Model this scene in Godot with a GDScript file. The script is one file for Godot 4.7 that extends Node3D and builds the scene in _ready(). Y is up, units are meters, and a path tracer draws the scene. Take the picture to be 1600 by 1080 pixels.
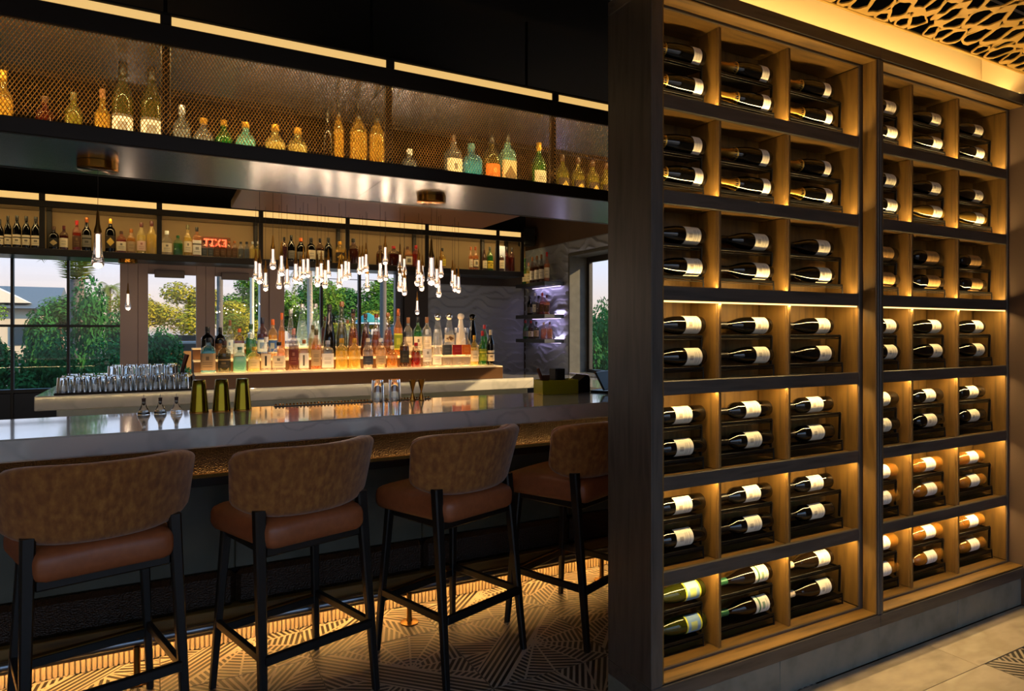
extends Node3D
# A hotel bar: marble counter with stools, an underlit bottle island, hung mesh shelf, pendant cluster and a two-bay wine wall.
# x runs right along the bar, y up, the bar recedes towards -z (d = -z is used for depth below).
var M := {}
var taken := {}
var cache := {}
var rng := RandomNumberGenerator.new()
const WARM := Color(1.0, 0.85, 0.56)
const AMBER := Color(1.0, 0.76, 0.42)

# ---------------------------------------------------------------- naming helpers
func numbered(called: String) -> String:
	if not taken.has(called):
		taken[called] = 0
		return called
	taken[called] += 1
	return "%s_%03d" % [called, taken[called]]

func tag(o: Node, label: String, category := "", group := "", kind := "") -> Node:
	if label != "": o.set_meta("label", label)
	if category != "": o.set_meta("category", category)
	if group != "": o.set_meta("group", group)
	if kind != "": o.set_meta("kind", kind)
	return o

func thing(called: String, label: String, category: String, at := Vector3.ZERO, turn := 0.0, group := "") -> Node3D:
	var o := Node3D.new()
	o.name = numbered(called)
	add_child(o)
	o.position = at
	o.rotation.y = turn
	tag(o, label, category, group)
	return o

func setting(called: String) -> Node3D:
	var o := Node3D.new()
	o.name = numbered(called)
	add_child(o)
	o.set_meta("kind", "structure")
	return o

func inst(called: String, mesh: Mesh, m: Material, parent: Node = null, at := Vector3.ZERO) -> MeshInstance3D:
	var o := MeshInstance3D.new()
	o.mesh = mesh
	o.material_override = m
	if parent == null:
		o.name = numbered(called)
		add_child(o)
	else:
		o.name = called
		parent.add_child(o, true)
	o.position = at
	return o

# ---------------------------------------------------------------- mesh helpers
func tool() -> SurfaceTool:
	var st := SurfaceTool.new()
	st.begin(Mesh.PRIMITIVE_TRIANGLES)
	return st

func put(st: SurfaceTool, p: Vector3, n: Vector3, uv: Vector2) -> void:
	st.set_normal(n)
	st.set_uv(uv)
	st.add_vertex(p)

func tri(st: SurfaceTool, a: Vector3, b: Vector3, c: Vector3, na: Vector3, nb: Vector3, nc: Vector3, ua := Vector2.ZERO, ub := Vector2.ZERO, uc := Vector2.ZERO) -> void:
	if (b - a).cross(c - a).dot(na + nb + nc) > 0.0:
		put(st, a, na, ua); put(st, c, nc, uc); put(st, b, nb, ub)
	else:
		put(st, a, na, ua); put(st, b, nb, ub); put(st, c, nc, uc)

func quad(st: SurfaceTool, a: Vector3, b: Vector3, c: Vector3, d: Vector3, n: Vector3, u0 := Vector2.ZERO, u1 := Vector2.ONE) -> void:
	tri(st, a, b, c, n, n, n, u0, Vector2(u1.x, u0.y), u1)
	tri(st, a, c, d, n, n, n, u0, u1, Vector2(u0.x, u1.y))

# box with chamfered edges
func box(st: SurfaceTool, c: Vector3, s: Vector3, bevel := 0.003, turn := Basis.IDENTITY) -> void:
	var h := s * 0.5
	var e := minf(bevel, minf(h.x, minf(h.y, h.z)) * 0.6)
	var ax := [Vector3(1, 0, 0), Vector3(0, 1, 0), Vector3(0, 0, 1)]
	for i in 3:
		var j := (i + 1) % 3
		var k := (i + 2) % 3
		for sg in [-1.0, 1.0]:
			var f: Vector3 = ax[i] * (h[i] * sg)
			var u: Vector3 = ax[j] * (h[j] - e)
			var v: Vector3 = ax[k] * (h[k] - e)
			quad(st, c + turn * (f - u - v), c + turn * (f + u - v), c + turn * (f + u + v), c + turn * (f - u + v), turn * (ax[i] * sg))
		if e > 0.0:
			for sj in [-1.0, 1.0]:
				for sk in [-1.0, 1.0]:
					var L: Vector3 = ax[i] * (h[i] - e)
					var p: Vector3 = ax[j] * (h[j] * sj) + ax[k] * ((h[k] - e) * sk)
					var q: Vector3 = ax[j] * ((h[j] - e) * sj) + ax[k] * (h[k] * sk)
					quad(st, c + turn * (p - L), c + turn * (p + L), c + turn * (q + L), c + turn * (q - L), turn * ((ax[j] * sj + ax[k] * sk).normalized()))
	if e > 0.0:
		for sx in [-1.0, 1.0]:
			for sy in [-1.0, 1.0]:
				for sz in [-1.0, 1.0]:
					var n := Vector3(sx, sy, sz).normalized()
					var a := Vector3(h.x * sx, (h.y - e) * sy, (h.z - e) * sz)
					var b := Vector3((h.x - e) * sx, h.y * sy, (h.z - e) * sz)
					var d := Vector3((h.x - e) * sx, (h.y - e) * sy, h.z * sz)
					tri(st, c + turn * a, c + turn * b, c + turn * d, turn * n, turn * n, turn * n)

func boxm(s: Vector3, bevel := 0.003) -> Mesh:
	var key := "box%s%s" % [s, bevel]
	if not cache.has(key):
		var st := tool()
		box(st, Vector3.ZERO, s, bevel)
		cache[key] = st.commit()
	return cache[key]

# a block from corner to corner, given with d = -z
func block(called: String, x0: float, x1: float, y0: float, y1: float, d0: float, d1: float, m: Material, parent: Node = null, bevel := 0.003) -> MeshInstance3D:
	return inst(called, boxm(Vector3(x1 - x0, y1 - y0, d1 - d0), bevel), m, parent, Vector3((x0 + x1) * 0.5, (y0 + y1) * 0.5, -(d0 + d1) * 0.5))

# revolve a profile of [radius, height]; squash flattens it in z, square > 0 makes the section a rounded square
func lathe(st: SurfaceTool, pr: Array, n := 20, at := Transform3D.IDENTITY, square := 0.0, a0 := 0.0, a1 := TAU, squash := 1.0) -> void:
	var m := pr.size()
	var segn := []
	for i in m - 1:
		var dr: float = pr[i + 1][0] - pr[i][0]
		var dy: float = pr[i + 1][1] - pr[i][1]
		segn.append(Vector2(dy, -dr).normalized() if absf(dr) + absf(dy) > 1e-7 else Vector2(1, 0))
	var vmax: float = maxf(pr[m - 1][1] - pr[0][1], 1e-4)
	for i in m - 1:
		var n0: Vector2 = segn[i]
		var n1: Vector2 = segn[i]
		if i > 0 and segn[i - 1].dot(segn[i]) > 0.72: n0 = (segn[i - 1] + segn[i]).normalized()
		if i < m - 2 and segn[i + 1].dot(segn[i]) > 0.72: n1 = (segn[i + 1] + segn[i]).normalized()
		var r0: float = pr[i][0]
		var r1: float = pr[i + 1][0]
		var y0: float = pr[i][1]
		var y1: float = pr[i + 1][1]
		var v0: float = (y0 - pr[0][1]) / vmax
		var v1: float = (y1 - pr[0][1]) / vmax
		for k in n:
			var t0 := a0 + (a1 - a0) * k / n
			var t1 := a0 + (a1 - a0) * (k + 1) / n
			var c0 := ring(t0, square, squash)
			var c1 := ring(t1, square, squash)
			var m0 := ringn(t0, square, squash)
			var m1 := ringn(t1, square, squash)
			var p00 := at * Vector3(c0.x * r0, y0, c0.y * r0)
			var p10 := at * Vector3(c1.x * r0, y0, c1.y * r0)
			var p01 := at * Vector3(c0.x * r1, y1, c0.y * r1)
			var p11 := at * Vector3(c1.x * r1, y1, c1.y * r1)
			var q00 := at.basis * Vector3(m0.x * n0.x, n0.y, m0.y * n0.x).normalized()
			var q10 := at.basis * Vector3(m1.x * n0.x, n0.y, m1.y * n0.x).normalized()
			var q01 := at.basis * Vector3(m0.x * n1.x, n1.y, m0.y * n1.x).normalized()
			var q11 := at.basis * Vector3(m1.x * n1.x, n1.y, m1.y * n1.x).normalized()
			var u0 := float(k) / n
			var u1 := float(k + 1) / n
			if r0 > 1e-6: tri(st, p00, p10, p11, q00, q10, q11, Vector2(u0, 1 - v0), Vector2(u1, 1 - v0), Vector2(u1, 1 - v1))
			if r1 > 1e-6: tri(st, p00, p11, p01, q00, q11, q01, Vector2(u0, 1 - v0), Vector2(u1, 1 - v1), Vector2(u0, 1 - v1))

func ring(t: float, square: float, squash: float) -> Vector2:
	var v := Vector2(sin(t), cos(t))
	if square > 0.0:
		var e := 2.0 + square
		v /= pow(pow(absf(v.x), e) + pow(absf(v.y), e), 1.0 / e)
	return Vector2(v.x, v.y * squash)

func ringn(t: float, square: float, squash: float) -> Vector2:
	if square <= 0.0: return Vector2(sin(t), cos(t) / squash).normalized()
	var v := ring(t, square, 1.0)
	var e := 1.0 + square
	return Vector2(signf(v.x) * pow(absf(v.x), e), signf(v.y) * pow(absf(v.y), e) / squash).normalized()

func lathem(pr: Array, n := 20, square := 0.0, a0 := 0.0, a1 := TAU, squash := 1.0) -> Mesh:
	var key := "lathe%s%d%s%s%s%s" % [pr, n, square, a0, a1, squash]
	if not cache.has(key):
		var st := tool()
		lathe(st, pr, n, Transform3D.IDENTITY, square, a0, a1, squash)
		cache[key] = st.commit()
	return cache[key]

# round bar along a polyline with a radius for each point
func tube(st: SurfaceTool, pts: Array, rad, n := 8, caps := true) -> void:
	var rings := []
	var nrm := []
	var up := Vector3.UP
	for i in pts.size():
		var t: Vector3 = (pts[mini(i + 1, pts.size() - 1)] - pts[maxi(i - 1, 0)]).normalized()
		var side := t.cross(up)
		if side.length() < 0.05: side = t.cross(Vector3.RIGHT)
		side = side.normalized()
		up = side.cross(t).normalized()
		var r: float = rad[i] if rad is Array else rad
		var a := []
		var b := []
		for k in n:
			var v := side * cos(TAU * k / n) + up * sin(TAU * k / n)
			a.append(pts[i] + v * r)
			b.append(v)
		rings.append(a)
		nrm.append(b)
	for i in pts.size() - 1:
		for k in n:
			var l := (k + 1) % n
			tri(st, rings[i][k], rings[i][l], rings[i + 1][l], nrm[i][k], nrm[i][l], nrm[i + 1][l])
			tri(st, rings[i][k], rings[i + 1][l], rings[i + 1][k], nrm[i][k], nrm[i + 1][l], nrm[i + 1][k])
	if caps:
		for e in [0, pts.size() - 1]:
			var nn: Vector3 = (pts[1] - pts[0]).normalized() * -1.0 if e == 0 else (pts[e] - pts[e - 1]).normalized()
			for k in n: tri(st, pts[e], rings[e][k], rings[e][(k + 1) % n], nn, nn, nn)

# extrude a polygon in the plane of u and v by w
func prism(st: SurfaceTool, poly: PackedVector2Array, o: Vector3, u: Vector3, v: Vector3, w: Vector3) -> void:
	var idx := Geometry2D.triangulate_polygon(poly)
	var nw := w.normalized()
	for i in range(0, idx.size(), 3):
		var a := o + u * poly[idx[i]].x + v * poly[idx[i]].y
		var b := o + u * poly[idx[i + 1]].x + v * poly[idx[i + 1]].y
		var c := o + u * poly[idx[i + 2]].x + v * poly[idx[i + 2]].y
		tri(st, a, b, c, -nw, -nw, -nw, poly[idx[i]], poly[idx[i + 1]], poly[idx[i + 2]])
		tri(st, a + w, b + w, c + w, nw, nw, nw, poly[idx[i]], poly[idx[i + 1]], poly[idx[i + 2]])
	var ccw := 0.0
	for i in poly.size(): ccw += poly[i].cross(poly[(i + 1) % poly.size()])
	for i in poly.size():
		var p := poly[i]
		var q := poly[(i + 1) % poly.size()]
		var e := (q - p)
		var n2 := Vector2(e.y, -e.x).normalized() * signf(ccw)
		quad(st, o + u * p.x + v * p.y, o + u * q.x + v * q.y, o + u * q.x + v * q.y + w, o + u * p.x + v * p.y + w, (u * n2.x + v * n2.y).normalized())

# rounded cushion: a box grid with round edges, then bent by a callable
func cushion(s: Vector3, r: float, g: int, bend: Callable) -> Mesh:
	var h := s * 0.5
	var st := tool()
	st.set_smooth_group(0)
	var ax := [Vector3(1, 0, 0), Vector3(0, 1, 0), Vector3(0, 0, 1)]
	for i in 3:
		var j := (i + 1) % 3
		var k := (i + 2) % 3
		for sg in [-1.0, 1.0]:
			var grid := []
			for a in g + 1:
				for b in g + 1:
					# lines drawn towards the edges so that the rounding is smooth
					var fa := sin((2.0 * a / g - 1.0) * PI * 0.5)
					var fb := sin((2.0 * b / g - 1.0) * PI * 0.5)
					var p: Vector3 = ax[i] * (h[i] * sg) + ax[j] * (h[j] * fa) + ax[k] * (h[k] * fb)
					var inner := p.clamp(-(h - Vector3(r, r, r)), h - Vector3(r, r, r))
					grid.append(bend.call(inner + (p - inner).normalized() * r))
			for a in g:
				for b in g:
					var p00: Vector3 = grid[a * (g + 1) + b]
					var p10: Vector3 = grid[(a + 1) * (g + 1) + b]
					var p11: Vector3 = grid[(a + 1) * (g + 1) + b + 1]
					var p01: Vector3 = grid[a * (g + 1) + b + 1]
					var order := [p00, p11, p10, p00, p01, p11] if sg > 0 else [p00, p10, p11, p00, p11, p01]
					for p in order:
						st.set_uv(Vector2(p.x, p.y))
						st.add_vertex(p.snapped(Vector3.ONE * 1e-5))
	st.index()
	st.generate_normals()
	return st.commit()

# ---------------------------------------------------------------- materials
func mat(c: Color, rough := 0.6, metal := 0.0) -> StandardMaterial3D:
	var m := StandardMaterial3D.new()
	m.albedo_color = c
	m.roughness = rough
	m.metallic = metal
	return m

func glassy(c: Color, a: float, rough := 0.04) -> StandardMaterial3D:
	var m := mat(Color(c.r, c.g, c.b, a), rough)
	m.transparency = BaseMaterial3D.TRANSPARENCY_ALPHA
	return m

func glow(c: Color, e: float) -> StandardMaterial3D:
	var m := mat(Color(0.9, 0.85, 0.75), 0.5)
	m.emission_enabled = true
	m.emission = c
	m.emission_energy_multiplier = e
	return m

func field(size: int, freq: float, seed_: int, kind := FastNoiseLite.TYPE_SIMPLEX_SMOOTH, oct := 4) -> Image:
	var n := FastNoiseLite.new()
	n.seed = seed_
	n.noise_type = kind
	n.frequency = freq
	n.fractal_octaves = oct
	if kind == FastNoiseLite.TYPE_CELLULAR:
		n.fractal_type = FastNoiseLite.FRACTAL_NONE
		n.cellular_return_type = FastNoiseLite.RETURN_DISTANCE
	var im := n.get_seamless_image(size, size)
	im.convert(Image.FORMAT_RGB8)
	return im

func ramp(im: Image, cols: Array) -> ImageTexture:
	var out := Image.create_empty(im.get_width(), im.get_height(), true, Image.FORMAT_RGB8)
	for y in im.get_height():
		for x in im.get_width():
			var t := clampf(im.get_pixel(x, y).r, 0.0, 0.9999) * (cols.size() - 1)
			var i := int(t)
			out.set_pixel(x, y, (cols[i] as Color).lerp(cols[i + 1], t - i))
	out.generate_mipmaps()
	return ImageTexture.create_from_image(out)

func tri_tex(m: StandardMaterial3D, t: Texture2D, scale: Vector3, world := true) -> StandardMaterial3D:
	m.albedo_texture = t
	m.uv1_triplanar = true
	m.uv1_world_triplanar = world
	m.uv1_scale = scale
	return m

func relief(m: StandardMaterial3D, im: Image, depth: float) -> StandardMaterial3D:
	m.heightmap_enabled = true
	m.heightmap_texture = ImageTexture.create_from_image(im)
	m.heightmap_scale = depth
	return m

func materials() -> void:
	var grain := field(256, 0.012, 3)
	var fine := field(256, 0.03, 8)
	var wood := ramp(grain, [Color(0.29, 0.205, 0.078), Color(0.42, 0.305, 0.125), Color(0.47, 0.345, 0.145), Color(0.35, 0.25, 0.10)])
	M.wood_up = tri_tex(mat(Color.WHITE, 0.5), wood, Vector3(5.0, 0.5, 5.0))
	M.wood_long = tri_tex(mat(Color.WHITE, 0.5), wood, Vector3(0.5, 5.0, 5.0))
	var dark := ramp(grain, [Color(0.19, 0.17, 0.155), Color(0.265, 0.24, 0.22), Color(0.305, 0.275, 0.25), Color(0.225, 0.20, 0.185)])
	M.edge_up = tri_tex(mat(Color.WHITE, 0.42), dark, Vector3(5.0, 0.5, 5.0))
	M.edge_long = tri_tex(mat(Color.WHITE, 0.42), dark, Vector3(0.5, 5.0, 5.0))
	M.black_metal = mat(Color(0.07, 0.063, 0.06), 0.38, 0.6)
	M.bronze = mat(Color(0.11, 0.085, 0.065), 0.45, 0.35)
	M.stone = tri_tex(mat(Color.WHITE, 0.55), ramp(fine, [Color(0.34, 0.35, 0.32), Color(0.42, 0.43, 0.40), Color(0.47, 0.46, 0.42)]), Vector3(0.8, 0.8, 0.8))
	M.plank = tri_tex(mat(Color.WHITE, 0.45), ramp(grain, [Color(0.57, 0.51, 0.44), Color(0.68, 0.62, 0.55), Color(0.62, 0.56, 0.48), Color(0.70, 0.65, 0.58)]), Vector3(0.7, 0.7, 1.6))
	M.plank2 = tri_tex(mat(Color.WHITE, 0.45), ramp(fine, [Color(0.53, 0.48, 0.41), Color(0.63, 0.57, 0.50), Color(0.68, 0.62, 0.54)]), Vector3(0.6, 0.6, 1.3))
	M.grout = mat(Color(0.20, 0.17, 0.15), 0.9)
	M.concrete = tri_tex(mat(Color.WHITE, 0.7), ramp(fine, [Color(0.33, 0.30, 0.27), Color(0.42, 0.38, 0.34)]), Vector3(0.5, 0.5, 0.5))
	# marble: pale slab with grey veins where a slow noise crosses its middle
	var slow := field(512, 0.0045, 21, FastNoiseLite.TYPE_SIMPLEX_SMOOTH, 5)
	var vein := Image.create_empty(512, 512, true, Image.FORMAT_RGB8)
	for y in 512:
		for x in 512:
			var v := slow.get_pixel(x, y).r
			var a := absf(v - 0.5)
			var k := clampf(1.0 - a * 26.0, 0.0, 1.0) * 0.16 + clampf(1.0 - absf(v - 0.66) * 70.0, 0.0, 1.0) * 0.22 + clampf((v - 0.80) * 7.0, 0.0, 0.5)
			vein.set_pixel(x, y, Color(0.80, 0.785, 0.76).lerp(Color(0.36, 0.36, 0.355), clampf(k, 0.0, 1.0)))
	vein.generate_mipmaps()
	M.marble = tri_tex(mat(Color.WHITE, 0.12), ImageTexture.create_from_image(vein), Vector3(0.42, 0.42, 0.42))
	M.marble.metallic_specular = 0.7
	M.marble.clearcoat_enabled = true
	M.marble.clearcoat = 1.0
	M.marble.clearcoat_roughness = 0.05
	M.velvet = tri_tex(mat(Color.WHITE, 0.85), ramp(field(256, 0.022, 5, FastNoiseLite.TYPE_SIMPLEX_SMOOTH, 6), [Color(0.42, 0.235, 0.075), Color(0.51, 0.30, 0.105), Color(0.61, 0.39, 0.16), Color(0.71, 0.48, 0.215)]), Vector3(6.5, 3.4, 6.5), false)
	M.velvet.rim_enabled = true
	M.velvet.rim = 0.5
	M.velvet.rim_tint = 0.7
	M.leather = tri_tex(mat(Color.WHITE, 0.42), ramp(fine, [Color(0.54, 0.30, 0.17), Color(0.62, 0.35, 0.20)]), Vector3(4, 4, 4), false)
	M.ebony = mat(Color(0.055, 0.042, 0.036), 0.4)
	M.hammered = relief(tri_tex(mat(Color.WHITE, 0.36, 0.55), ramp(fine, [Color(0.16, 0.11, 0.07), Color(0.22, 0.15, 0.10)]), Vector3(12, 12, 12)), field(256, 0.05, 4, FastNoiseLite.TYPE_CELLULAR), 0.35)
	M.die_panel = tri_tex(mat(Color.WHITE, 0.35), ramp(grain, [Color(0.24, 0.245, 0.20), Color(0.31, 0.31, 0.255)]), Vector3(1, 1, 1))
	M.steel = mat(Color(0.52, 0.54, 0.57), 0.28, 1.0)
	M.soffit = tri_tex(mat(Color.WHITE, 0.24, 0.9), ramp(fine, [Color(0.50, 0.505, 0.51), Color(0.58, 0.585, 0.59)]), Vector3(0.4, 8.0, 8.0))
	M.brass = mat(Color(0.72, 0.50, 0.20), 0.20, 1.0)
	M.brass_dull = mat(Color(0.50, 0.36, 0.16), 0.34, 1.0)
	M.olive_brass = mat(Color(0.52, 0.46, 0.13), 0.16, 1.0)
	M.mesh_gold = mat(Color(0.66, 0.48, 0.20), 0.5, 0.35)
	M.canopy = mat(Color(0.42, 0.27, 0.065), 0.34, 0.45)
	M.tambour = mat(Color(0.70, 0.61, 0.47), 0.5)
	M.tan_paint = mat(Color(0.60, 0.50, 0.36), 0.8)
	M.brown_paint = mat(Color(0.33, 0.25, 0.19), 0.75)
	M.black_paint = mat(Color(0.012, 0.011, 0.011), 0.9)
	M.plaster = mat(Color(0.86, 0.80, 0.70), 0.85)
	M.screen_gold = mat(Color(0.82, 0.64, 0.30), 0.5, 0.2)
	M.tile_wall = mat(Color(0.52, 0.545, 0.60), 0.5)
	M.dark_wall = mat(Color(0.20, 0.17, 0.165), 0.7)
	M.frame_grey = mat(Color(0.66, 0.58, 0.56), 0.5)
	M.frame_dark = mat(Color(0.10, 0.085, 0.08), 0.5)
	M.jamb_stone = tri_tex(mat(Color.WHITE, 0.6), ramp(fine, [Color(0.24, 0.24, 0.225), Color(0.31, 0.31, 0.29)]), Vector3(1, 1, 1))
	M.pane = glassy(Color(0.55, 0.72, 0.78), 0.03, 0.0)
	M.pane.metallic_specular = 0.32
	M.clear = glassy(Color(0.93, 0.96, 0.97), 0.05, 0.02)
	M.tumbler = mat(Color(0.97, 0.99, 1.0, 0.0), 0.0)
	M.tumbler.refraction_enabled = true
	M.tumbler.refraction_scale = 0.05
	M.drop_glass = mat(Color(0.98, 0.94, 0.92, 0.0), 0.0)
	M.drop_glass.refraction_enabled = true
	M.drop_glass.refraction_scale = 0.05
	M.frost = glassy(Color(0.80, 0.86, 0.90), 0.16, 0.06)
	M.wine_dark = mat(Color(0.022, 0.020, 0.018), 0.05)
	M.wine_dark.clearcoat_enabled = true
	M.wine_dark.clearcoat = 0.6
	M.wine_dark.clearcoat_roughness = 0.03
	M.bead = glow(Color(1.0, 0.92, 0.85), 1.5)
	M.strip_soft = glow(Color(1.0, 0.80, 0.46), 0.72)
	M.led = glow(Color(1.0, 0.82, 0.50), 2.2)
	M.led_amber = glow(AMBER, 1.6)
	M.light_panel = glow(Color(1.0, 0.78, 0.47), 0.35)
	M.led_lilac = glow(Color(0.90, 0.80, 1.0), 2.5)
	M.sign_red = glow(Color(1.0, 0.06, 0.03), 2.0)

# paper with faint rules, a mark and a band, so that labels read as printed
func paper(c: Color, ink: Color, style: int) -> StandardMaterial3D:
	var key := "paper%s%s%d" % [c, ink, style]
	if cache.has(key): return cache[key]
	var im := Image.create_empty(64, 64, true, Image.FORMAT_RGB8)
	im.fill(c)
	var soft := c.lerp(ink, 0.55)
	if style == 0:
		for y in [20, 26, 38, 44]: im.fill_rect(Rect2i(18, y, 28, 2), soft)
	elif style == 1:
		im.fill_rect(Rect2i(26, 12, 12, 14), soft)
		for y in [34, 40, 50]: im.fill_rect(Rect2i(16, y, 32, 2), soft)
	elif style == 2:
		im.fill_rect(Rect2i(0, 14, 64, 7), ink)
		im.fill_rect(Rect2i(22, 30, 20, 12), soft)
		im.fill_rect(Rect2i(14, 50, 36, 2), soft)
	elif style == 3:
		im.fill_rect(Rect2i(27, 8, 10, 46), ink)
	elif style == 4:
		im.fill_rect(Rect2i(0, 0, 64, 6), ink)
		im.fill_rect(Rect2i(0, 58, 64, 6), ink)
		im.fill_rect(Rect2i(20, 18, 24, 26), soft)
	elif style == 5:
		for y in 64:
			var w := 22 - absi(y - 32)
			if w > 0: im.fill_rect(Rect2i(32 - w, y, 2 * w, 1), ink)
	im.generate_mipmaps()
	var m := mat(Color.WHITE, 0.7)
	m.albedo_texture = ImageTexture.create_from_image(im)
	cache[key] = m
	return m

func liquid(c: Color, a: float) -> StandardMaterial3D:
	var key := "liquid%s%s" % [c, a]
	if not cache.has(key):
		var m := glassy(c, a, 0.04)
		m.backlight_enabled = true
		m.backlight = Color(c.r * 0.6, c.g * 0.6, c.b * 0.6)
		cache[key] = m
	return cache[key]

func plain(c: Color, rough := 0.4, metal := 0.0) -> StandardMaterial3D:
	var key := "plain%s%s%s" % [c, rough, metal]
	if not cache.has(key): cache[key] = mat(c, rough, metal)
	return cache[key]

# ---------------------------------------------------------------- lights that belong to a fitting
func area(parent: Node3D, at: Vector3, size: Vector2, towards: Vector3, c: Color, e: float) -> void:
	var l := AreaLight3D.new()
	l.name = "light"
	l.area_size = size
	l.light_color = c
	l.light_energy = e
	l.area_range = 12.0
	l.area_attenuation = 2.0
	l.shadow_enabled = true
	parent.add_child(l, true)
	l.position = at
	var up := Vector3.UP if absf(towards.y) < 0.9 else Vector3.BACK
	l.basis = Basis.looking_at(towards, up)

func omni(parent: Node3D, at: Vector3, c: Color, e: float, size := 0.02) -> void:
	var l := OmniLight3D.new()
	l.name = "light"
	l.light_color = c
	l.light_energy = e
	l.light_size = size
	l.omni_range = 12.0
	l.omni_attenuation = 2.0
	l.shadow_enabled = true
	parent.add_child(l, true)
	l.position = at
const PENDANTS := [[0.564, 4.682, 1.807], [0.52, 4.142, 1.741], [0.622, 4.654, 1.73], [0.592, 4.12, 1.828], [0.641, 4.12, 1.791], [0.691, 4.542, 1.739], [0.737, 4.516, 1.747], [0.729, 4.155, 1.749], [0.832, 4.578, 1.775], [0.815, 4.372, 1.803], [0.849, 4.404, 1.811], [0.852, 4.12, 1.733], [0.927, 4.367, 1.782], [0.97, 4.45, 1.746], [1.042, 4.679, 1.838], [1.028, 4.301, 1.744], [1.146, 4.72, 1.818], [1.034, 4.157, 1.782], [1.197, 4.72, 1.838], [1.248, 4.617, 1.865], [1.289, 4.689, 1.879], [1.262, 4.502, 1.874], [1.286, 4.557, 1.741], [1.259, 4.16, 1.78], [1.379, 4.438, 1.923], [1.455, 4.667, 1.83], [1.58, 4.719, 1.91], [1.562, 4.569, 1.864], [1.426, 4.259, 1.728], [1.52, 4.442, 1.713], [1.609, 4.397, 1.84], [1.697, 4.667, 1.798], [1.748, 4.696, 1.835], [1.703, 4.588, 1.758], [1.636, 4.12, 1.756], [1.771, 4.38, 1.845], [1.779, 4.441, 1.706], [2.003, 4.715, 1.811], [1.904, 4.438, 1.751], [1.998, 4.587, 1.752]]
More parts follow.
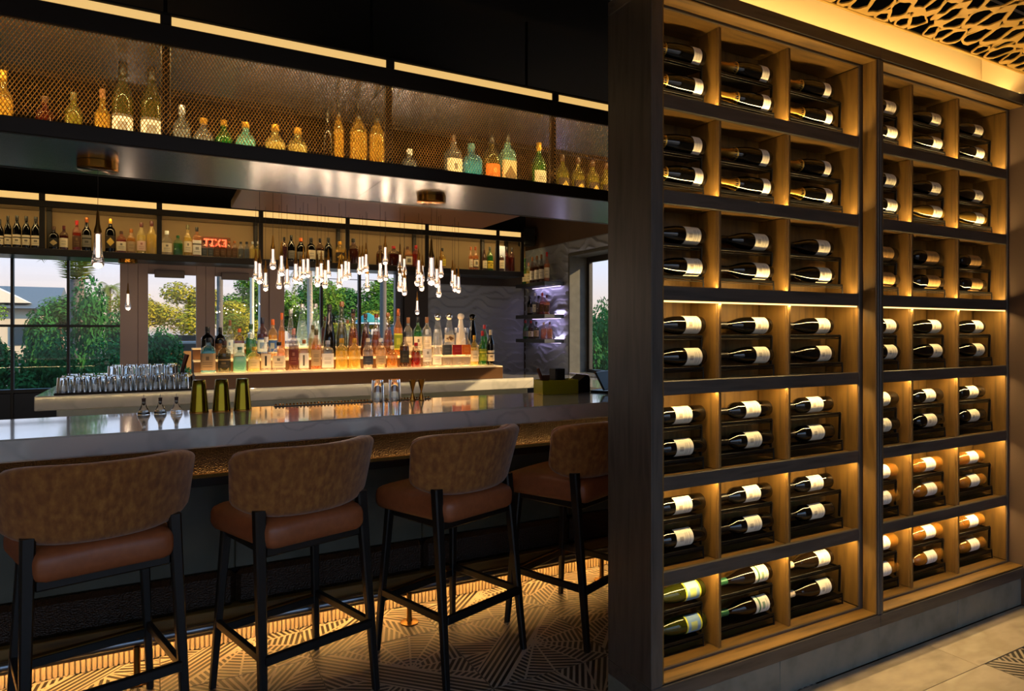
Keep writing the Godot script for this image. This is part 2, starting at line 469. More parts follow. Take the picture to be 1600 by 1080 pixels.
const STAGE := [
	[0, 0.287, 0.237, 0.091, "square", "aqua", "tan1", "dark", "aqua square bottle with tan label"],
	[0, 0.385, 0.215, 0.083, "stout", "olive", "black2", "brown", "olive bottle with dark printed label"],
	[0, 0.483, 0.17, 0.088, "flask", "seafoam", "none", "teal", "frosted sea-green flask"],
	[0, 0.574, 0.173, 0.081, "stout", "straw", "parch0", "yellow", "pale bottle with wide parchment label"],
	[0, 0.654, 0.24, 0.071, "round", "clear", "cream3", "clear", "clear bottle with dark vertical lettering"],
	[0, 0.739, 0.203, 0.088, "flask", "clear", "cream1", "dark", "squat clear flask with cream label"],
	[0, 0.839, 0.298, 0.07, "stout", "rust", "wine1", "pink", "rust red bottle with small square label"],
	[0, 0.91, 0.22, 0.066, "square", "clear", "white3", "amber", "white labelled bottle with amber dome cap"],
	[0, 0.996, 0.294, 0.074, "round", "orange", "tan0", "olive", "orange whiskey bottle with tan label"],
	[0, 1.078, 0.21, 0.084, "square", "clear", "white0", "silver", "clear square bottle with white label"],
	[0, 1.18, 0.228, 0.09, "stout", "gold", "none", "gold", "pale gold tequila bottle"],
	[0, 1.275, 0.228, 0.091, "stout", "gold", "none", "gold", "golden bottle with bright shoulder"],
	[0, 1.377, 0.227, 0.082, "bulb", "clear", "navy0", "cream", "clear bulb bottle with navy label"],
	[0, 1.476, 0.227, 0.083, "bulb", "peach", "tan0", "clear", "pinkish clear bulb bottle"],
	[0, 1.566, 0.167, 0.083, "stout", "amber", "none", "cream", "low amber bottle"],
	[0, 1.663, 0.275, 0.074, "tall", "brown", "black0", "black", "brown bottle with black upper half"],
	[0, 1.757, 0.19, 0.08, "stout", "red", "none", "red", "deep red liqueur bottle"],
	[0, 1.849, 0.295, 0.075, "tall", "clear", "white1", "clear", "tall clear bottle with white label"],
	[0, 1.93, 0.295, 0.076, "cone", "clear", "white0", "clear", "clear cone-necked bottle"],
	[0, 2.015, 0.306, 0.077, "decanter", "clear", "slate0", "silver", "clear decanter bottle with slate label"],
	[0, 2.101, 0.306, 0.077, "decanter", "clear", "red0", "silver", "clear decanter bottle with red label"],
	[0, 2.182, 0.306, 0.073, "decanter", "clear", "orange0", "silver", "clear decanter bottle with orange label"],
	[0, 2.257, 0.249, 0.069, "stout", "straw", "cream0", "gold", "pale bottle with cream label"],
	[0, 2.332, 0.285, 0.068, "tall", "green", "lime2", "red", "green bottle with red cap"],
	[0, 2.405, 0.291, 0.063, "wine", "black", "cream2", "cream", "dark wine bottle with cream capsule"],
	[1, 0.292, 0.231, 0.086, "stout", "blackglass", "none", "black", "black shouldered bottle behind the aqua one"],
	[1, 0.373, 0.227, 0.07, "stout", "blackglass", "brown1", "black", "broad black bottle with brown label"],
	[1, 0.436, 0.282, 0.05, "stout", "clear", "sky1", "cork", "clear bottle with sky blue label and cork"],
	[1, 0.498, 0.218, 0.069, "flask", "rust", "sky0", "orange", "rust flask with blue-white label"],
	[1, 0.575, 0.251, 0.073, "tall", "green", "none", "green", "bright green tall bottle"],
	[1, 0.653, 0.298, 0.073, "stout", "plum", "sky4", "navy", "bottle with blue label and navy cap"],
	[1, 0.725, 0.289, 0.066, "stout", "honey", "blue4", "orange", "honey bottle with blue label and orange cap"],
	[1, 0.787, 0.336, 0.05, "tall", "amber", "none", "orange", "slim amber bottle with orange cap"],
	[1, 0.851, 0.365, 0.069, "cone", "clear", "none", "silver", "clear cone bottle with silver collar"],
	[1, 1.011, 0.248, 0.072, "stout", "olivey", "none", "olive", "olive bottle behind the orange whiskey"],
	[1, 1.134, 0.404, 0.091, "cone", "blackglass", "none", "black", "tall black cone bottle"],
	[1, 1.227, 0.426, 0.087, "cone", "olive", "none", "cork", "tall olive glass cone bottle with cork"],
	[1, 1.315, 0.373, 0.084, "cone", "amberdark", "none", "black", "dark amber cone bottle"],
	[1, 1.411, 0.335, 0.075, "cone", "brown", "none", "brown", "brown cone bottle with brown stopper"],
	[1, 1.497, 0.336, 0.081, "cone", "rust", "none", "rust", "rust coloured cone bottle"],
	[1, 1.591, 0.347, 0.076, "cone", "rust", "none", "cork", "slender rust and clear cone bottle"],
	[1, 1.675, 0.379, 0.072, "tall", "amber", "lime4", "copper", "amber bottle with green banded neck"],
	[1, 1.76, 0.313, 0.072, "stout", "clear", "cream0", "cork", "clear bottle with tall cream label"],
	[1, 1.842, 0.314, 0.072, "stout", "green", "cream1", "black", "green shouldered bottle with cream label"],
	[1, 1.919, 0.315, 0.077, "stout", "clear", "cream0", "cork", "clear bottle with cork beside the crystal decanter"],
	[1, 2.014, 0.369, 0.084, "crystal", "clear", "none", "silverball", "crystal bottle with silver ball stopper"],
	[1, 2.116, 0.37, 0.085, "crystal", "clear", "medal5", "silverball", "crystal bottle with ball stopper and round medallion"],
	[1, 2.221, 0.372, 0.086, "crystal", "ceramic", "none", "whiteball", "white ceramic bottle with ball stopper"],
	[1, 2.327, 0.362, 0.087, "crystal", "blackglass", "none", "blackball", "black bottle with ball stopper"],
	[1, 2.441, 0.255, 0.066, "wine", "green", "none", "red", "green wine bottle with red capsule"],
	[2, 0.967, 0.333, 0.084, "cone", "ice", "none", "silver", "tall ice-blue cone bottle nearer the gin end"],
	[2, 1.069, 0.335, 0.084, "cone", "ice", "none", "silver", "tall ice-blue cone bottle behind the whiskey"],
	[2, 1.319, 0.212, 0.061, "tall", "ice", "none", "cork", "ice-blue bottle between the cone bottles"],
	[2, 1.142, 0.236, 0.059, "tall", "plum", "none", "brown", "plum bottle half hidden by the black cone"]
]
const BACK := [
	[0, -1.181, 0.24, 0.058, "wine", "blackglass", "cream2", "black", "half cut-off dark wine bottle of the row beside the bronze post"],
	[0, -1.125, 0.27, 0.05, "wine", "blackglass", "cream2", "black", "first dark wine bottle of the row beside the bronze post"],
	[0, -1.064, 0.28, 0.061, "wine", "blackglass", "cream2", "black", "second dark wine bottle of the row beside the bronze post"],
	[0, -1, 0.281, 0.061, "wine", "blackglass", "cream2", "black", "third dark wine bottle of the row beside the bronze post"],
	[0, -0.934, 0.281, 0.066, "wine", "blackglass", "cream2", "black", "fourth dark wine bottle of the row beside the bronze post"],
	[0, -0.808, 0.208, 0.075, "stout", "blackglass", "oval5", "brown", "squat black bottle with oval label"],
	[0, -0.735, 0.219, 0.066, "stout", "maroon", "cream0", "maroon", "maroon bottle with cream label"],
	[0, -0.642, 0.271, 0.068, "stout", "red", "brown1", "red", "crimson bottle with brown label"],
	[0, -0.569, 0.305, 0.073, "tall", "blackglass", "grey2", "copper", "dark bottle with grey banded label"],
	[0, -0.391, 0.308, 0.083, "stout", "blackglass", "diam5", "gold", "black bottle with gold diamond label"],
	[0, -0.308, 0.206, 0.077, "flask", "red", "cream1", "brown", "squat red bottle with rounded cream label"],
	[0, -0.231, 0.229, 0.072, "round", "amber", "tan0", "amber", "round amber bottle"],
	[0, -0.151, 0.293, 0.077, "wine", "straw", "pink1", "maroon", "pale bottle with maroon capsule"],
	[0, -0.069, 0.311, 0.079, "wine", "gold", "none", "maroon", "yellow bottle with maroon capsule"],
	[0, 0.053, 0.232, 0.094, "stout", "clear", "cream1", "clear", "clear squat bottle with cream label"],
	[0, 0.145, 0.197, 0.082, "flask", "green", "none", "green", "small green flask"],
	[0, 0.227, 0.299, 0.073, "tall", "gold", "cream1", "olive", "tall golden bottle with olive neck"],
	[0, 0.303, 0.286, 0.073, "square", "orange", "white2", "black", "square bourbon bottle with white label"],
	[0, 0.366, 0.164, 0.05, "mini", "clear", "slate0", "dark", "first miniature with slate label beside the bourbon"],
	[0, 0.42, 0.167, 0.051, "mini", "clear", "slate0", "dark", "second miniature with slate label beside the bourbon"],
	[0, 0.474, 0.166, 0.052, "mini", "amberdark", "brown0", "amber", "first miniature with brown label"],
	[0, 0.526, 0.169, 0.05, "mini", "amberdark", "brown0", "amber", "second miniature with brown label"],
	[0, 0.579, 0.172, 0.05, "mini", "amberdark", "brown0", "amber", "third miniature with brown label"],
	[0, 0.632, 0.175, 0.052, "mini", "amberdark", "brown0", "amber", "fourth miniature with brown label"],
	[0, 0.688, 0.173, 0.05, "mini", "slate", "none", "dark", "first slate coloured miniature"],
	[0, 0.74, 0.176, 0.05, "mini", "slate", "none", "dark", "second slate coloured miniature"],
	[0, 0.793, 0.179, 0.05, "mini", "straw", "none", "silver", "first pale miniature"],
	[0, 0.845, 0.182, 0.05, "mini", "straw", "none", "silver", "second pale miniature"],
	[0, 1.089, 0.243, 0.06, "wine", "plum", "none", "black", "plum wine bottle behind the lamps"],
	[0, 1.157, 0.267, 0.07, "wine", "blackglass", "grey0", "black", "first tall black wine bottle behind the lamps"],
	[0, 1.25, 0.248, 0.084, "wine", "blackglass", "grey0", "orange", "black wine bottle with orange seal"],
	[0, 1.35, 0.255, 0.088, "stout", "blackglass", "cream0", "black", "black stout bottle with narrow cream label"],
	[0, 1.44, 0.254, 0.079, "stout", "brown", "cream0", "black", "brown bottle with narrow cream label"],
	[0, 1.524, 0.266, 0.082, "wine", "blackglass", "none", "black", "unlabelled black wine bottle"],
	[0, 1.642, 0.234, 0.106, "round", "honey", "diam5", "gold", "honey bottle with round gold label"],
	[0, 1.782, 0.277, 0.107, "stout", "maroon", "none", "black", "broad maroon bottle"],
	[0, 2.07, 0.221, 0.089, "round", "brown", "none", "brown", "round brown bottle"],
	[0, 2.218, 0.223, 0.117, "flask", "maroon", "none", "red", "low maroon flask"],
	[0, 2.377, 0.226, 0.088, "square", "orange", "cream4", "brown", "square orange bottle with cream label"],
	[0, 2.473, 0.246, 0.095, "stout", "red", "none", "red", "red bottle near the dark wall"],
	[0, 2.652, 0.257, 0.071, "tall", "olive", "none", "olive", "olive bottle behind the large lamp"],
	[0, 2.782, 0.236, 0.079, "tall", "honey", "yellow0", "dark", "amber bottle with yellow base"],
	[0, 3.131, 0.272, 0.05, "tall", "orange", "cream0", "copper", "slim orange bottle with cream label"],
	[0, 3.192, 0.276, 0.067, "tall", "orange", "cream4", "copper", "orange bottle with two cream labels"],
	[0, 3.306, 0.245, 0.062, "stout", "brown", "cream0", "brown", "brown bottle with narrow label beside the post"],
	[0, 3.376, 0.287, 0.074, "wine", "green", "yellow2", "black", "green bottle with yellow label"],
	[0, 3.514, 0.28, 0.09, "tall", "brown", "cream0", "brown", "brown whiskey bottle with broad cream label"]
]
const WALLSHELF := [
	[0, 6.909, 0.321, 0.066, "wine", "green", "cream0", "green", "green wine bottle"],
	[0, 6.815, 0.258, 0.066, "stout", "straw", "cream0", "pink", "pale bottle with cream label"],
	[0, 6.724, 0.318, 0.066, "tall", "brown", "white0", "cork", "first brown bottle with white label"],
	[0, 6.619, 0.323, 0.066, "tall", "brown", "white0", "cork", "second brown bottle with white label"],
	[0, 6.517, 0.327, 0.066, "tall", "brown", "white0", "cork", "third brown bottle with white label"],
	[0, 6.396, 0.344, 0.066, "tall", "orange", "cream0", "red", "orange bottle with red cap"],
	[1, 6.785, 0.227, 0.066, "wine", "blackglass", "grey0", "black", "black bottle"],
	[1, 6.663, 0.259, 0.066, "tall", "slate", "white1", "silver", "silver bottle with white label"],
	[1, 6.582, 0.225, 0.066, "wine", "maroon", "none", "black", "narrow maroon bottle"],
	[1, 6.495, 0.25, 0.066, "tall", "red", "brown1", "red", "bright red bottle"],
	[1, 6.396, 0.223, 0.066, "tall", "orange", "brown1", "maroon", "orange bottle with brown label"],
	[2, 6.893, 0.219, 0.066, "wine", "green", "grey0", "red", "green bottle with red cap"],
	[2, 6.762, 0.217, 0.066, "wine", "brown", "cream1", "red", "brown bottle with red cap"],
	[2, 6.634, 0.2, 0.066, "stout", "olive", "tan1", "dark", "olive bottle with tan label"],
	[2, 6.466, 0.191, 0.066, "stout", "orange", "none", "cream", "orange bottle with pale cap"],
	[2, 6.333, 0.197, 0.066, "stout", "orange", "none", "brown", "copper orange bottle"]
]
const HUNG := [
	[0, -0.551, 0.285, 0.066, "tall", "honey", "none", "gold", "honey bottle at the cut-off end"],
	[0, -0.415, 0.206, 0.063, "stout", "maroon", "none", "brown", "low maroon bottle"],
	[0, -0.317, 0.236, 0.064, "stout", "olivey", "none", "olive", "olive bottle left of the white labelled pair"],
	[0, -0.215, 0.267, 0.061, "tall", "honey", "none", "cork", "slim honey bottle left of the white labelled pair"],
	[0, -0.141, 0.395, 0.082, "wine", "olive", "white4", "black", "left of the two tall white labelled bottles"],
	[0, -0.033, 0.395, 0.089, "wine", "olive", "white4", "black", "right of the two tall white labelled bottles"],
	[0, 0.084, 0.248, 0.074, "round", "clear", "none", "silver", "clear round bottle beside the bronze upright"],
	[0, 0.172, 0.205, 0.088, "bulb", "clear", "multi2", "gold", "clear domed jar with coloured band"],
	[0, 0.256, 0.209, 0.076, "bulb", "green", "none", "gold", "small green domed jar"],
	[0, 0.349, 0.211, 0.092, "bulb", "seafoam", "none", "gold", "sea-green domed jar"],
	[0, 0.479, 0.219, 0.097, "bulb", "straw", "sky2", "gold", "pale domed jar with blue band"],
	[0, 0.581, 0.221, 0.095, "bulb", "straw", "white2", "gold", "pale domed jar with white band"],
	[0, 0.722, 0.337, 0.05, "wine", "blackglass", "none", "black", "dark bottle beside the three amber bottles"],
	[0, 0.777, 0.395, 0.052, "pour", "honey", "none", "black", "first of three amber bottles with black spouts"],
	[0, 0.875, 0.395, 0.087, "pour", "honey", "none", "black", "second of three amber bottles with black spouts"],
	[0, 0.97, 0.395, 0.081, "pour", "honey", "none", "black", "third of three amber bottles with black spouts"],
	[0, 1.143, 0.191, 0.08, "stout", "slate", "white2", "clear", "low slate bottle with a pale band"],
	[0, 1.389, 0.299, 0.083, "square", "clear", "cream1", "brown", "square bottle with cream label"],
	[0, 1.496, 0.268, 0.108, "square", "aqua", "none", "teal", "broad turquoise square bottle"],
	[0, 1.619, 0.331, 0.096, "stout", "olive", "orange1", "black", "olive bottle with orange label"],
	[0, 1.719, 0.352, 0.086, "square", "seafoam", "parch5", "black", "turquoise bottle with tall parchment label"],
	[0, 1.924, 0.33, 0.085, "stout", "green", "cream0", "gold", "green bottle with cream label"],
	[0, 2.085, 0.284, 0.079, "stout", "olivey", "diam5", "brown", "first of the yellow diamond bottles"],
	[0, 2.194, 0.279, 0.08, "stout", "olivey", "diam5", "brown", "second of the yellow diamond bottles"],
	[0, 2.3, 0.277, 0.081, "stout", "olivey", "diam5", "brown", "third of the yellow diamond bottles"],
	[0, 2.4, 0.273, 0.078, "stout", "olivey", "diam5", "brown", "half hidden last of the yellow diamond bottles"]
]

# ---------------------------------------------------------------- bottles
const TINT := {
	"clear": [Color(0.90, 0.93, 0.93), 0.06], "ice": [Color(0.66, 0.84, 0.90), 0.16], "aqua": [Color(0.20, 0.66, 0.78), 0.40], "seafoam": [Color(0.46, 0.76, 0.70), 0.62],
	"straw": [Color(0.90, 0.80, 0.42), 0.30], "gold": [Color(0.90, 0.76, 0.28), 0.32], "honey": [Color(0.84, 0.64, 0.22), 0.36], "amber": [Color(0.78, 0.50, 0.14), 0.42],
	"amberdark": [Color(0.45, 0.22, 0.05), 0.62], "orange": [Color(0.78, 0.42, 0.10), 0.42], "rust": [Color(0.46, 0.24, 0.08), 0.48], "red": [Color(0.56, 0.07, 0.04), 0.55],
	"maroon": [Color(0.24, 0.03, 0.03), 0.80], "plum": [Color(0.28, 0.12, 0.16), 0.70], "brown": [Color(0.28, 0.13, 0.05), 0.74], "peach": [Color(0.90, 0.76, 0.55), 0.22],
	"olive": [Color(0.26, 0.25, 0.08), 0.62], "olivey": [Color(0.50, 0.46, 0.14), 0.50], "green": [Color(0.10, 0.42, 0.13), 0.58], "slate": [Color(0.36, 0.40, 0.44), 0.55],
	"blackglass": [Color(0.022, 0.020, 0.018), 1.0], "black": [Color(0.022, 0.020, 0.018), 1.0], "ceramic": [Color(0.86, 0.83, 0.78), 1.0]}
const PAPERS := {
	"tan": [Color(0.66, 0.56, 0.42), Color(0.20, 0.18, 0.16)], "black": [Color(0.10, 0.09, 0.07), Color(0.55, 0.47, 0.30)], "parch": [Color(0.82, 0.74, 0.54), Color(0.45, 0.36, 0.22)],
	"cream": [Color(0.88, 0.82, 0.70), Color(0.15, 0.13, 0.12)], "white": [Color(0.90, 0.88, 0.84), Color(0.35, 0.33, 0.30)], "wine": [Color(0.36, 0.08, 0.07), Color(0.75, 0.62, 0.50)],
	"navy": [Color(0.13, 0.16, 0.24), Color(0.50, 0.52, 0.56)], "slate": [Color(0.24, 0.26, 0.28), Color(0.60, 0.60, 0.58)], "red": [Color(0.62, 0.05, 0.05), Color(0.80, 0.55, 0.50)],
	"orange": [Color(0.85, 0.42, 0.08), Color(0.92, 0.75, 0.50)], "lime": [Color(0.48, 0.56, 0.12), Color(0.80, 0.78, 0.25)], "brown": [Color(0.32, 0.20, 0.11), Color(0.62, 0.50, 0.34)],
	"sky": [Color(0.78, 0.86, 0.90), Color(0.15, 0.32, 0.58)], "blue": [Color(0.16, 0.34, 0.60), Color(0.85, 0.80, 0.62)], "oval": [Color(0.05, 0.045, 0.04), Color(0.72, 0.62, 0.42)],
	"diam": [Color(0.16, 0.10, 0.04), Color(0.86, 0.70, 0.30)], "medal": [Color(0.72, 0.66, 0.56), Color(0.36, 0.24, 0.12)], "grey": [Color(0.46, 0.44, 0.40), Color(0.12, 0.11, 0.10)],
	"pink": [Color(0.88, 0.74, 0.66), Color(0.48, 0.14, 0.12)], "yellow": [Color(0.88, 0.76, 0.22), Color(0.20, 0.22, 0.10)], "multi": [Color(0.80, 0.76, 0.66), Color(0.60, 0.20, 0.12)]}
const CAPS := {
	"dark": Color(0.07, 0.06, 0.055), "black": Color(0.03, 0.028, 0.026), "brown": Color(0.25, 0.14, 0.07), "teal": Color(0.25, 0.45, 0.44), "yellow": Color(0.75, 0.62, 0.18), "clear": Color(0.85, 0.86, 0.85),
	"pink": Color(0.72, 0.50, 0.46), "amber": Color(0.62, 0.36, 0.10), "olive": Color(0.28, 0.26, 0.10), "silver": Color(0.75, 0.76, 0.78), "gold": Color(0.80, 0.60, 0.22), "cream": Color(0.82, 0.76, 0.64),
	"red": Color(0.65, 0.05, 0.05), "cork": Color(0.55, 0.36, 0.20), "orange": Color(0.80, 0.38, 0.08), "green": Color(0.08, 0.30, 0.13), "navy": Color(0.08, 0.10, 0.20), "rust": Color(0.45, 0.15, 0.07),
	"copper": Color(0.62, 0.32, 0.16), "maroon": Color(0.28, 0.04, 0.04)}

# body profile in units of half width and height; last entries of each: neck radius share, label from / to (of height), square section
const SHAPES := {
	"wine": [[[0.0, 0.012], [0.6, 0.0], [0.97, 0.004], [1.0, 0.02], [1.0, 0.55], [0.97, 0.61], [0.85, 0.67], [0.60, 0.73], [0.42, 0.79], [0.37, 0.84]], 0.36, 0.12, 0.42, 0.0],
	"stout": [[[0.0, 0.012], [0.7, 0.0], [0.97, 0.006], [1.0, 0.03], [1.0, 0.58], [0.95, 0.65], [0.78, 0.71], [0.48, 0.75], [0.34, 0.79], [0.32, 0.84]], 0.31, 0.14, 0.50, 0.0],
	"tall": [[[0.0, 0.012], [0.7, 0.0], [0.97, 0.006], [1.0, 0.03], [1.0, 0.56], [0.90, 0.62], [0.62, 0.68], [0.40, 0.74], [0.35, 0.84]], 0.34, 0.14, 0.48, 0.0],
	"round": [[[0.0, 0.012], [0.7, 0.0], [0.95, 0.01], [1.0, 0.05], [1.0, 0.50], [0.96, 0.60], [0.82, 0.68], [0.55, 0.74], [0.36, 0.78], [0.34, 0.84]], 0.33, 0.10, 0.50, 0.0],
	"square": [[[0.0, 0.012], [0.75, 0.0], [0.97, 0.006], [1.0, 0.03], [1.0, 0.62], [0.95, 0.68], [0.70, 0.74], [0.36, 0.78], [0.34, 0.85]], 0.32, 0.08, 0.56, 3.0],
	"flask": [[[0.0, 0.012], [0.7, 0.0], [0.95, 0.01], [1.0, 0.06], [1.0, 0.58], [0.93, 0.68], [0.72, 0.75], [0.36, 0.79], [0.32, 0.86]], 0.30, 0.12, 0.52, 2.0],
	"bulb": [[[0.0, 0.012], [0.5, 0.0], [0.72, 0.01], [0.82, 0.08], [0.93, 0.28], [1.0, 0.46], [0.96, 0.58], [0.78, 0.68], [0.46, 0.74], [0.33, 0.79], [0.32, 0.86]], 0.31, 0.14, 0.42, 0.0],
	"cone": [[[0.0, 0.012], [0.7, 0.0], [0.96, 0.006], [1.0, 0.03], [1.0, 0.30], [0.92, 0.40], [0.72, 0.55], [0.50, 0.70], [0.36, 0.82], [0.32, 0.90]], 0.33, 0.06, 0.28, 0.0],
	"decanter": [[[0.0, 0.012], [0.7, 0.0], [0.96, 0.01], [1.0, 0.04], [1.0, 0.56], [0.90, 0.64], [0.52, 0.70], [0.34, 0.76], [0.34, 0.86]], 0.36, 0.30, 0.56, 2.0],
	"crystal": [[[0.0, 0.012], [0.8, 0.0], [1.0, 0.01], [0.98, 0.30], [0.86, 0.46], [0.66, 0.60], [0.46, 0.72], [0.40, 0.80]], 0.40, 0.30, 0.46, 1.0],
	"pour": [[[0.0, 0.012], [0.7, 0.0], [0.97, 0.006], [1.0, 0.03], [1.0, 0.56], [0.93, 0.64], [0.64, 0.70], [0.40, 0.75], [0.38, 0.79]], 0.36, 0.10, 0.40, 0.0],
	"mini": [[[0.0, 0.012], [0.7, 0.0], [0.97, 0.01], [1.0, 0.05], [1.0, 0.62], [0.88, 0.70], [0.50, 0.76], [0.42, 0.86]], 0.40, 0.10, 0.56, 1.0]}

func bottle(where: Vector3, h: float, w: float, shape: String, tint: String, label_: String, cap: String, label: String, group: String, turn := 0.0) -> Node3D:
	var o := thing("wine_bottle" if shape == "wine" else "liquor_bottle", label, "bottle", where, turn, group)
	var s: Array = SHAPES[shape]
	var r := w * 0.5
	h = snappedf(h, 0.004)
	r = snappedf(r, 0.0005)
	var pr := []
	for p in s[0]: pr.append([p[0] * r, p[1] * h])
	var nr: float = s[1] * r
	var top: float = s[0][-1][1] * h
	var opaque: bool = TINT[tint][1] > 0.99
	var body: Material
	if opaque: body = plain(TINT[tint][0], 0.06)
	elif tint == "clear": body = M.clear
	else: body = glassy_of(tint, 0.5)
	var sq: float = s[4]
	inst("glass", lathem(pr + [[nr, top + 0.012]], 20, sq), body, o)
	if not opaque:
		# what the bottle holds, a little inside the glass and filled to just under the shoulder
		var inner := []
		var fill: float = h * (0.60 if tint != "clear" else 0.55)
		for p in pr:
			if p[1] <= fill: inner.append([maxf(p[0] - 0.003, 0.0), p[1] + 0.005])
		var edge: float = inner[-1][0]
		inner.append([edge, fill])
		inner.append([0.0, fill])
		inst("drink", lathem(inner, 16, sq), M.clear if tint == "clear" else liquid(TINT[tint][0], TINT[tint][1]), o)
	if label_ != "none":
		var kind := label_.left(label_.length() - 1)
		var style := int(label_.right(1))
		var pc: Array = PAPERS[kind]
		var y0: float = s[2] * h
		var y1: float = s[3] * h
		var rr := r
		if shape == "bulb": rr = r * 0.99
		inst("paper_label", lathem([[rr + 0.0008, y0], [rr + 0.0008, y1]], 14, sq, -1.15, 1.15), paper(pc[0], pc[1], style), o)
	if cap.ends_with("ball"):
		var cm: Material = plain(Color(0.80, 0.82, 0.85), 0.08, 0.9) if cap == "silverball" else plain(Color(0.86, 0.83, 0.78), 0.35) if cap == "whiteball" else plain(Color(0.03, 0.028, 0.026), 0.15)
		var bp := []
		var br := r * 0.68
		for i in 11:
			var a := PI * i / 10.0
			bp.append([sin(a) * br + (nr * 0.6 if i == 0 else 0.0), top + br * 0.9 - cos(a) * br])
		inst("ball_stopper", lathem([[nr * 0.8, top]] + bp, 18), cm, o)
	elif shape == "pour":
		var pm: Material = plain(Color(0.03, 0.028, 0.026), 0.3)
		var pc2 := inst("cap", lathem([[nr * 1.08, top - 0.01], [nr * 1.08, top + 0.035], [nr * 0.7, top + 0.045], [0.0, top + 0.045]], 14), pm, o)
		var st := tool()
		tube(st, [Vector3(0, top + 0.04, 0), Vector3(-0.006, top + 0.075, 0), Vector3(-0.022, h, 0)], [0.009, 0.007, 0.005], 8)
		inst("pour_spout", st.commit(), pm, pc2)
	else:
		var metal: float = 0.8 if cap in ["silver", "gold", "copper"] else 0.0
		var cr := nr * (1.14 if shape in ["wine", "tall"] else 1.22)
		inst("cap", lathem([[cr * 0.96, top + 0.004], [cr, top + 0.008], [cr, h - 0.004], [cr * 0.92, h], [0.0, h]], 14), plain(CAPS[cap], 0.35, metal), o)
		if shape in ["stout", "cone", "round"]: inst("neck_collar", lathem([[nr * 1.02, top - 0.014], [nr * 1.12, top - 0.010], [nr * 1.12, top + 0.002], [nr * 1.02, top + 0.005]], 14), body, o)
	return o

func glassy_of(tint: String, share: float) -> StandardMaterial3D:
	var key := "glass_of" + tint
	if not cache.has(key): cache[key] = glassy(TINT[tint][0], TINT[tint][1] * share, 0.03)
	return cache[key]

# ---------------------------------------------------------------- bar stool
func stool(x: float, d: float, deg: float, label: String) -> void:
	var o := thing("bar_stool", label, "bar stool", Vector3(x, 0, -d), deg_to_rad(deg), "bar stools along the counter")
	if not cache.has("stool"):
		var seat := func(p: Vector3) -> Vector3:
			var q := p
			q.x *= 1.0 - 0.10 * (p.z / 0.24)      # wider at the front (front is -z)
			q.y += 0.012 * (1.0 - (p.x * p.x + p.z * p.z) / 0.08) * (1.0 if p.y > 0 else 0.0)
			return q
		var back := func(p: Vector3) -> Vector3:
			var e := absf(p.x) / 0.35
			var y := p.y * (1.0 - (0.30 if p.y > 0 else 0.44) * pow(e, 5.0))
			var t := y / 0.135
			var a := p.x * (1.0 + 0.07 * t) / 0.300
			# bent round the sitter, leaning out at the top
			return Vector3(sin(a) * (0.300 + p.z), y, cos(a) * (0.300 + p.z) - 0.300 + 0.045 * t)
		var pad := func(p: Vector3) -> Vector3:
			var q: Vector3 = back.call(p)
			return q
		cache["stool"] = [cushion(Vector3(0.46, 0.110, 0.47), 0.042, 10, seat), cushion(Vector3(0.70, 0.275, 0.070), 0.034, 20, back), cushion(Vector3(0.66, 0.240, 0.05), 0.024, 16, pad)]
	var parts: Array = cache["stool"]
	inst("seat", parts[0], M.leather, o, Vector3(0, 0.705, -0.01))
	var rest := inst("backrest", parts[1], M.velvet, o, Vector3(0, 0.900, 0.250))
	inst("inner_pad", parts[2], M.leather, rest, Vector3(0, 0.013, -0.024))
	# apron under the seat
	var ap := tool()
	box(ap, Vector3(0, 0.645, -0.01), Vector3(0.40, 0.04, 0.40), 0.006)
	inst("seat_frame", ap.commit(), M.ebony, o)
	for sx in [-1.0, 1.0]:
		var f := tool()
		leg(f, Vector3(sx * 0.195, 0.66, -0.185), Vector3(sx * 0.232, 0.0, -0.232), 0.036, 0.024)
		inst("leg", f.commit(), M.ebony, o)
		var b := tool()
		leg(b, Vector3(sx * 0.215, 0.80, 0.165), Vector3(sx * 0.236, 0.0, 0.250), 0.042, 0.026)
		inst("leg", b.commit(), M.ebony, o)
		var s := tool()
		bar(s, Vector3(sx * 0.219, 0.27, -0.214), Vector3(sx * 0.224, 0.27, 0.236), Vector2(0.020, 0.032))
		inst("stretcher", s.commit(), M.ebony, o)
	var fr := tool()
	bar(fr, Vector3(-0.217, 0.24, -0.216), Vector3(0.217, 0.24, -0.216), Vector2(0.022, 0.034))
	var front := inst("stretcher", fr.commit(), M.ebony, o)
	var re := tool()
	bar(re, Vector3(-0.223, 0.27, 0.236), Vector3(0.223, 0.27, 0.236), Vector2(0.022, 0.034))
	inst("stretcher", re.commit(), M.ebony, o)
	var gl := tool()
	bar(gl, Vector3(-0.215, 0.2605, -0.2165), Vector3(0.215, 0.2605, -0.2165), Vector2(0.024, 0.008))
	inst("foot_plate", gl.commit(), M.brass_dull, front)

func leg(st: SurfaceTool, a: Vector3, b: Vector3, wa: float, wb: float) -> void:
	# tapered square leg with chamfered corners
	var ra := []
	var rb := []
	var oct := [Vector2(1, 0.7), Vector2(0.7, 1), Vector2(-0.7, 1), Vector2(-1, 0.7), Vector2(-1, -0.7), Vector2(-0.7, -1), Vector2(0.7, -1), Vector2(1, -0.7)]
	for v in oct:
		ra.append(a + Vector3(v.x, 0, v.y) * wa * 0.5)
		rb.append(b + Vector3(v.x, 0, v.y) * wb * 0.5)
	for k in 8:
		var l := (k + 1) % 8
		var n: Vector3 = ((ra[k] + ra[l]) * 0.5 - a).normalized()
		quad(st, ra[k], ra[l], rb[l], rb[k], n)
		tri(st, a, ra[k], ra[l], Vector3.UP, Vector3.UP, Vector3.UP)
		tri(st, b, rb[k], rb[l], Vector3.DOWN, Vector3.DOWN, Vector3.DOWN)

